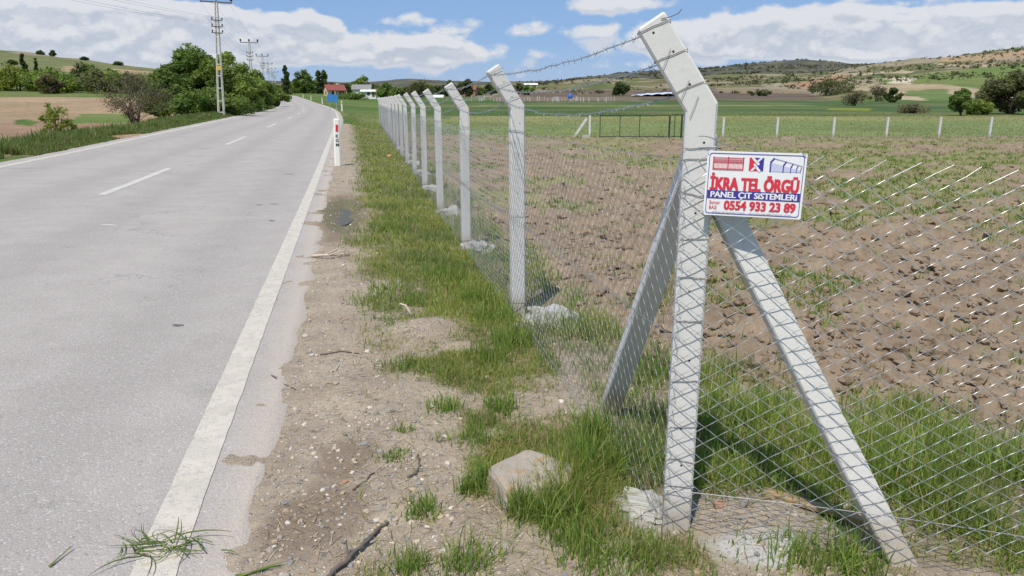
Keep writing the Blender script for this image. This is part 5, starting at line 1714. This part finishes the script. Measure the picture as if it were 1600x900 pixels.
# horizon trees
place_tree('poplar', 'single tall poplar above the road bend', 449, 102, 330, width_px=9, seed=40, nleaf=2600, leaf=.5, cols=DARKG, ncl=30, base=.02, clr=.42, shape='poplar', trunk=.3)
place_tree('poplar', 'left one of the two poplars behind the red-roofed house', 500, 110, 350, width_px=9, seed=41, nleaf=2400, leaf=.5, cols=DARKG, ncl=30, base=.02, clr=.42, shape='poplar', trunk=.3)
place_tree('poplar', 'right one of the two poplars behind the red-roofed house', 508.5, 110, 352, width_px=9, seed=42, nleaf=2400, leaf=.5, cols=GREEN, ncl=30, base=.02, clr=.42, shape='poplar', trunk=.3)
place_tree('broad_tree', 'broad dark green tree between the single poplar and the pair', 477, 108, 340, width_px=32, seed=43, nleaf=3200, leaf=.55, cols=GREEN, ncl=30, base=.05, clr=.17, trunk=.4)
place_tree('broad_tree', 'light green tree behind the white shed', 567, 118, 330, width_px=28, seed=44, nleaf=2400, leaf=.55, cols=LIGHTG, ncl=24, base=.05, clr=.2, trunk=.35)
place_tree('broad_tree', 'bright green bush right of the white shed behind fence posts', 604, 131, 240, width_px=30, seed=45, nleaf=2600, leaf=.4, cols=GREEN, ncl=22, base=.03, clr=.2, stems=2, trunk=.3)
place_tree('broad_tree', 'grey green loose tree above the middle fence posts', 655, 121, 300, width_px=34, seed=46, nleaf=1800, leaf=.35, cols=OLIVE, ncl=26, base=.05, clr=.18, stems=2, trunk=.3, twig=True)
place_tree('broad_tree', 'dark round tree behind the third fence post', 728, 122, 420, width_px=20, seed=47, nleaf=2000, leaf=.6, cols=DARKG, ncl=18, base=.04, clr=.22, trunk=.35)
place_tree('broad_tree', 'olive tree left of the dark round tree behind third post', 705, 126, 420, width_px=24, seed=48, nleaf=1800, leaf=.6, cols=OLIVE, ncl=18, base=.04, clr=.22, trunk=.35)
place_tree('roadside_shrub', 'dark green shrub in front of the house by the road bend', 553, 147, 250, width_px=40, seed=49, nleaf=2000, leaf=.35, cols=GREEN, ncl=22, base=.02, clr=.18, stems=3, trunk=.2, cat='shrub')

def tree_mass(name, label, specs, cat='trees'):
    """a far wood that reads as one mass"""
    R = np.random.default_rng(hash(name) % 1000 if False else len(specs) * 7 + 1)
    mb = MB(); bk = MB()
    for (px, top, Y, wpx, cols, n) in specs:
        X = float(at(px, 165, Y)[0]); z0 = zl(X, Y); h = zpix(top, Y) - z0; wdt = wpx / F * Y / CP
        ncl = 16
        q = R.normal(size=(ncl, 3)); q /= np.linalg.norm(q, axis=1)[:, None]; q *= R.uniform(.2, 1, (ncl, 1)) ** .5
        zf = (q[:, 2] + 1) / 2
        wq = np.sin(np.pi * np.clip(zf * .8 + .18, 0, 1)) ** .6
        c = np.stack([X + q[:, 0] * wdt / 2 * wq, Y + q[:, 1] * wdt / 2 * wq, z0 + h * (.05 + .90 * zf)], -1)
        V, Qd, C = crown_leaves(R, c, wdt * .2 * R.uniform(.7, 1.2, ncl), n, .0021 * Y, cols, .9, R.uniform(0, 1, ncl))
        V[:, 2] = np.maximum(V[:, 2], z0 - .1)
        mb.add(V, Qd, None, C)
        bk.tube([(X, Y, z0 - .3), (X, Y, z0 + h * .7)], [wdt * .03, wdt * .01], 5, np.array((.10, .08, .06)))
    g = empty(name, (0, 0, 0)); tag(g, label, cat, kind='stuff')
    obj('crown', mb.mesh('crown'), MATS['foliage'], g)['kind'] = 'stuff'
    obj('trunk', bk.mesh('trunk'), MATS['bark'], g)['kind'] = 'stuff'
WR = np.random.default_rng(33)
sp = []
for px in np.arange(-260, 232, 10):
    sp.append((px + WR.normal(0, 4), WR.uniform(100, 122) - (6 if 120 < px < 170 else 0), WR.uniform(174, 205), WR.uniform(30, 54),
               [GREEN, LIGHTG, YELG, OLIVE, LIGHTG, LIGHTG][WR.integers(0, 6)], 950))
tree_mass('far_wood', 'belt of mixed green trees at the far side of the tan field', sp)
sp = []
for px in np.arange(425, 700, 8):
    sp.append((px + WR.normal(0, 4), WR.uniform(126, 139), WR.uniform(345, 430), WR.uniform(16, 30), [GREEN, OLIVE, GREEN, DARKG, OLIVE][WR.integers(0, 5)], 420))
for px in np.arange(700, 835, 9):
    sp.append((px + WR.normal(0, 4), WR.uniform(130, 138), WR.uniform(480, 560), WR.uniform(12, 22), [GREEN, OLIVE, DARKG][WR.integers(0, 3)], 300))
tree_mass('horizon_trees', 'long line of trees along the horizon behind the house', sp)
place_tree('conifer', 'dark conifer rising from the wood on the left', 46, 85, 210, width_px=20, seed=60, nleaf=2600, leaf=.4, cols=DARKG, ncl=30, base=.1, clr=.2, shape='cone', trunk=.3)
place_tree('conifer', 'smaller dark conifer right of the tallest in the wood', 66, 92, 214, width_px=13, seed=61, nleaf=1600, leaf=.38, cols=DARKG, ncl=24, base=.1, clr=.2, shape='cone', trunk=.25)
place_tree('broad_tree', 'brown budding tree in front of the far wood', 80, 118, 172, width_px=36, seed=62, nleaf=3000, leaf=.28, cols=((.11, .09, .05), (.2, .17, .09)), ncl=28, base=.04, clr=.17, stems=2, trunk=.25)
for (px, top, wpx, lab) in ((4, 70, 12, 'dark tree at the far left end of the hill ridge'), (76, 79, 10, 'left tree of the dark pair on the left hill ridge'), (93, 79, 9, 'right tree of the dark pair on the left hill ridge'),
                            (142, 89, 9, 'lone dark round tree midway on the left hill ridge'), (192, 97, 14, 'dark bush low on the left hill ridge'), (30, 95, 12, 'dark bush in the green hillside field at left')):
    place_tree('ridge_tree', lab, px, top, 560 if px != 30 else 420, width_px=wpx, seed=70 + px, nleaf=700, leaf=.8, cols=DARKG, ncl=12, base=.04, clr=.24, trunk=.4)

# scrub on the hills
def scrub():
    R = np.random.default_rng(77)
    n = 7000
    px = R.uniform(780, 1750, n); Y = R.uniform(480, 1750, n)
    X = (px - 800) / F * Y * CP
    k = fbm(X, Y, 90, 3, 78) > .47
    X, Y = X[k], Y[k]
    Z = z_land(X, Y); n = len(X)
    s = R.uniform(.5, 2.0, n) * (.5 + Y / 1600)
    nl = 9
    c = np.repeat(np.stack([X, Y, Z + s * .35], -1), nl, 0)
    q = R.normal(size=(n * nl, 3)) * np.repeat(s, nl)[:, None] * np.array([.6, .6, .35])
    cen_ = c + q
    a = R.normal(size=(n * nl, 3)); a /= np.linalg.norm(a, axis=1)[:, None]
    b_ = np.cross(a, R.normal(size=(n * nl, 3))); b_ /= np.linalg.norm(b_, axis=1)[:, None]
    L = np.repeat(s, nl)[:, None] * .55
    V = np.stack([cen_ - a * L, cen_ + b_ * L * .7, cen_ + a * L, cen_ - b_ * L * .7], 1)
    C = np.repeat(np.repeat(np.array([.085, .09, .045])[None] * R.uniform(.6, 1.5, (n, 1)), nl, 0), 4, 0)
    o = obj('hill_scrub', make_mesh('hill_scrub', V.reshape(-1, 3), np.arange(n * nl)[:, None] * 4 + np.array([[0, 1, 2, 3]]), None, C), MATS['foliage'])
    tag(o, 'dark scrub scattered over the hillsides on the right', 'scrub', kind='stuff')
scrub()

# ------------------------------------------------------------------ buildings far off
simple('wall_cream', (.62, .52, .34), .85, 0, .06, 1)
simple('wall_white', (.72, .72, .70), .8, 0, .05, 1)
simple('wall_brown', (.28, .16, .12), .85, 0, .06, 1)
simple('roof_red', (.23, .06, .05), .8, 0, .12, 1)
simple('roof_grey', (.22, .21, .205), .8, 0, .12, 1)
simple('window_dark', (.03, .035, .045), .15, 0, .05)
simple('door_brown', (.12, .06, .035), .7, 0, .05)
def house(name, label, px, row, Y, w_, d_, hw, hr, wall, roof, rz, wins=2, cat='house', porch=False):
    X = float(at(px, 150, Y)[0]); z0 = zpix(row, Y)
    z0 = max(zl(X, Y) - .3, z0 - .5)
    o = empty(name, (X, Y, z0), rz); tag(o, label, cat)
    mb = MB(); mb.box((0, 0, hw / 2 - .5), (w_, d_, hw + 1.0))
    # gables
    V = [(-w_ / 2, -d_ / 2, hw), (-w_ / 2, d_ / 2, hw), (-w_ / 2, 0, hw + hr), (w_ / 2, -d_ / 2, hw), (w_ / 2, d_ / 2, hw), (w_ / 2, 0, hw + hr)]
    mb.add(V, None, [(0, 2, 1), (3, 4, 5)])
    mb.build('wall', MATS[wall], o)
    mb = MB()
    for s in (-1, 1):
        e = d_ / 2 + .5; ez_ = hw - .5 * hr / (d_ / 2)
        t = .18
        p = [(-w_ / 2 - .45, s * e, ez_), (w_ / 2 + .45, s * e, ez_), (w_ / 2 + .45, 0, hw + hr), (-w_ / 2 - .45, 0, hw + hr)]
        mb.loft([[(a, b_, c_ + .02) for a, b_, c_ in p], [(a, b_, c_ + t) for a, b_, c_ in p]])
    rf = mb.build('roof', MATS[roof], o)
    if cat == 'house':
        mb = MB(); mb.box((w_ * .2, .5, hw + hr + .1), (.6, .6, 1.4)); mb.build('chimney', MATS[wall], rf)
    for k in range(wins):
        x = -w_ / 2 + w_ * (k + .7) / (wins + .4)
        mb = MB(); mb.box((x, -d_ / 2 - .02, hw * .55), (1.0, .06, 1.1)); mb.build('window', MATS['window_dark'], o)
    mb = MB(); mb.box((-w_ / 2 - .02, 0, hw * .55), (.06, 1.1, 1.2)); mb.build('window', MATS['window_dark'], o)
    mb = MB(); mb.box((w_ * .34, -d_ / 2 - .02, 1.0), (1.0, .06, 2.0)); mb.build('door', MATS['door_brown'], o)
    if porch:
        mb = MB(); mb.box((w_ * .15, -d_ / 2 - 1.0, hw * .86), (w_ * .7, 2.0, .15)); mb.build('porch_roof', MATS[roof], o)
        for x in (-w_ * .18, w_ * .48):
            mb = MB(); mb.box((x, -d_ / 2 - 1.85, hw * .43 - .2), (.2, .2, hw * .85 + .4)); mb.build('porch_post', MATS[wall], o)
    return o
house('farm_house', 'cream house with red pitched roof beyond the road bend', 523, 149.5, 300, 7.0, 5.0, 2.6, 1.8, 'wall_cream', 'roof_red', .55, 2, porch=True)
house('shed', 'long low white shed behind the far fence posts', 577, 149, 270, 5.0, 3.6, 1.8, .5, 'wall_white', 'wall_white', .05, 1, 'shed')
house('shed', 'dark grey roofed shed just left of the long white shed', 566, 146, 310, 7, 5, 2.2, 1.6, 'wall_white', 'roof_grey', .1, 1, 'shed')
house('farm_house', 'brown house with dark red roof among trees right of third post', 733, 146, 460, 9, 6, 2.6, 1.8, 'wall_brown', 'roof_red', -.2, 3)
house('hill_shed', 'pale shed at the foot of the rocky hill', 829, 138, 640, 11, 6, 2.4, 1.0, 'wall_cream', 'wall_white', .1, 2, 'shed')
# low white tunnel
def tunnel(name, label, px, row, Y, w_, d_, h, mat, cat):
    X = float(at(px, row, Y)[0]); z0 = max(zl(X, Y), zpix(row, Y)) - .1
    mb = MB(); a = np.linspace(0, math.pi, 12)
    mb.loft([[(x, math.cos(t) * -d_ / 2, math.sin(t) * h) for t in a] for x in np.linspace(-w_ / 2, w_ / 2, 8)])
    o = empty(name, (X, Y, z0)); tag(o, label, cat)
    mb.build('cover', MATS[mat], o, True)
    mb = MB()
    for x in np.linspace(-w_ / 2, w_ / 2, 8):
        mb.tube([(x, math.cos(t) * -d_ / 2 * 1.01, math.sin(t) * h * 1.02) for t in a], .04, 4)
    mb.build('hoop', MATS['galvanised'], o)
tunnel('crop_tunnel', 'small white plastic crop tunnel behind the fourth fence post', 684, 153, 330, 5.4, 3, 1.4, 'wall_white', 'tunnel')
# blue tank on legs
X, Y = float(at(891, 152, 270)[0]), 270.0
o = empty('water_tank', (X, Y, zl(X, Y))); tag(o, 'small blue water tank standing in the crops', 'tank')
zt0 = zpix(147, 270) - zl(X, Y)
mb = MB(); a = np.arange(14) * 2 * math.pi / 14
mb.loft([[(r_q * math.cos(t), r_q * math.sin(t), z) for t in a] for r_q, z in ((.8, zt0 - 1.5), (.85, zt0 - 1.3), (.85, zt0 - .25), (.6, zt0 - .05), (.25, zt0))])
mb.build('drum', simple('tank_blue', (.02, .12, .5), .4, 0, .05), o, True)
for sx_ in (-.5, .5):
    for sy_ in (-.5, .5):
        mb = MB(); mb.box((sx_, sy_, (zt0 - 1.5) / 2 - .15), (.1, .1, zt0 - 1.2)); mb.build('leg', MATS['galvanised'], o)
# pale plastic sheet spread over a plot
def sheet():
    n, m2 = 40, 12
    pxs = np.linspace(985, 1082, n); Ys = np.linspace(405, 470, m2)
    PX, YY = np.meshgrid(pxs, Ys)
    XX = (PX - 800) / F * CP * YY + (YY - 405) * .15
    ZZ = z_land(XX.ravel(), YY.ravel()).reshape(XX.shape) + .25 + .5 * np.abs(np.sin(XX * .55)) + .9 * sstep(985, 1050, PX)
    i = np.arange((m2 - 1) * (n - 1)); r = i // (n - 1); c = i % (n - 1)
    q = np.stack([r * n + c, r * n + c + 1, (r + 1) * n + c + 1, (r + 1) * n + c], -1)
    o = obj('plastic_sheet', make_mesh('plastic_sheet', np.stack([XX, YY, ZZ], -1).reshape(-1, 3), q, None, None, True), simple('sheet_plastic', (.62, .66, .74), .3, 0, .08, .3))
    tag(o, 'wide pale plastic sheeting spread over the far brown field', 'plastic sheet')
sheet()
# stakes in the far vineyard right of the third post
mb = MB()
SR = np.random.default_rng(91)
g = empty('vineyard_stakes', (0, 0, 0)); tag(g, 'rows of thin pale stakes standing in the far crops', 'stakes', kind='stuff')
for k in range(90):
    px = SR.uniform(735, 960); Y = SR.uniform(285, 330); X = float(at(px, 155, Y)[0]); z0 = zl(X, Y)
    mb.bar((X, Y, z0 - .2), (X, Y, z0 + SR.uniform(1.2, 2.0)), .10, .10)
mb.build('stake', MATS['concrete_far'], g)['kind'] = 'stuff'
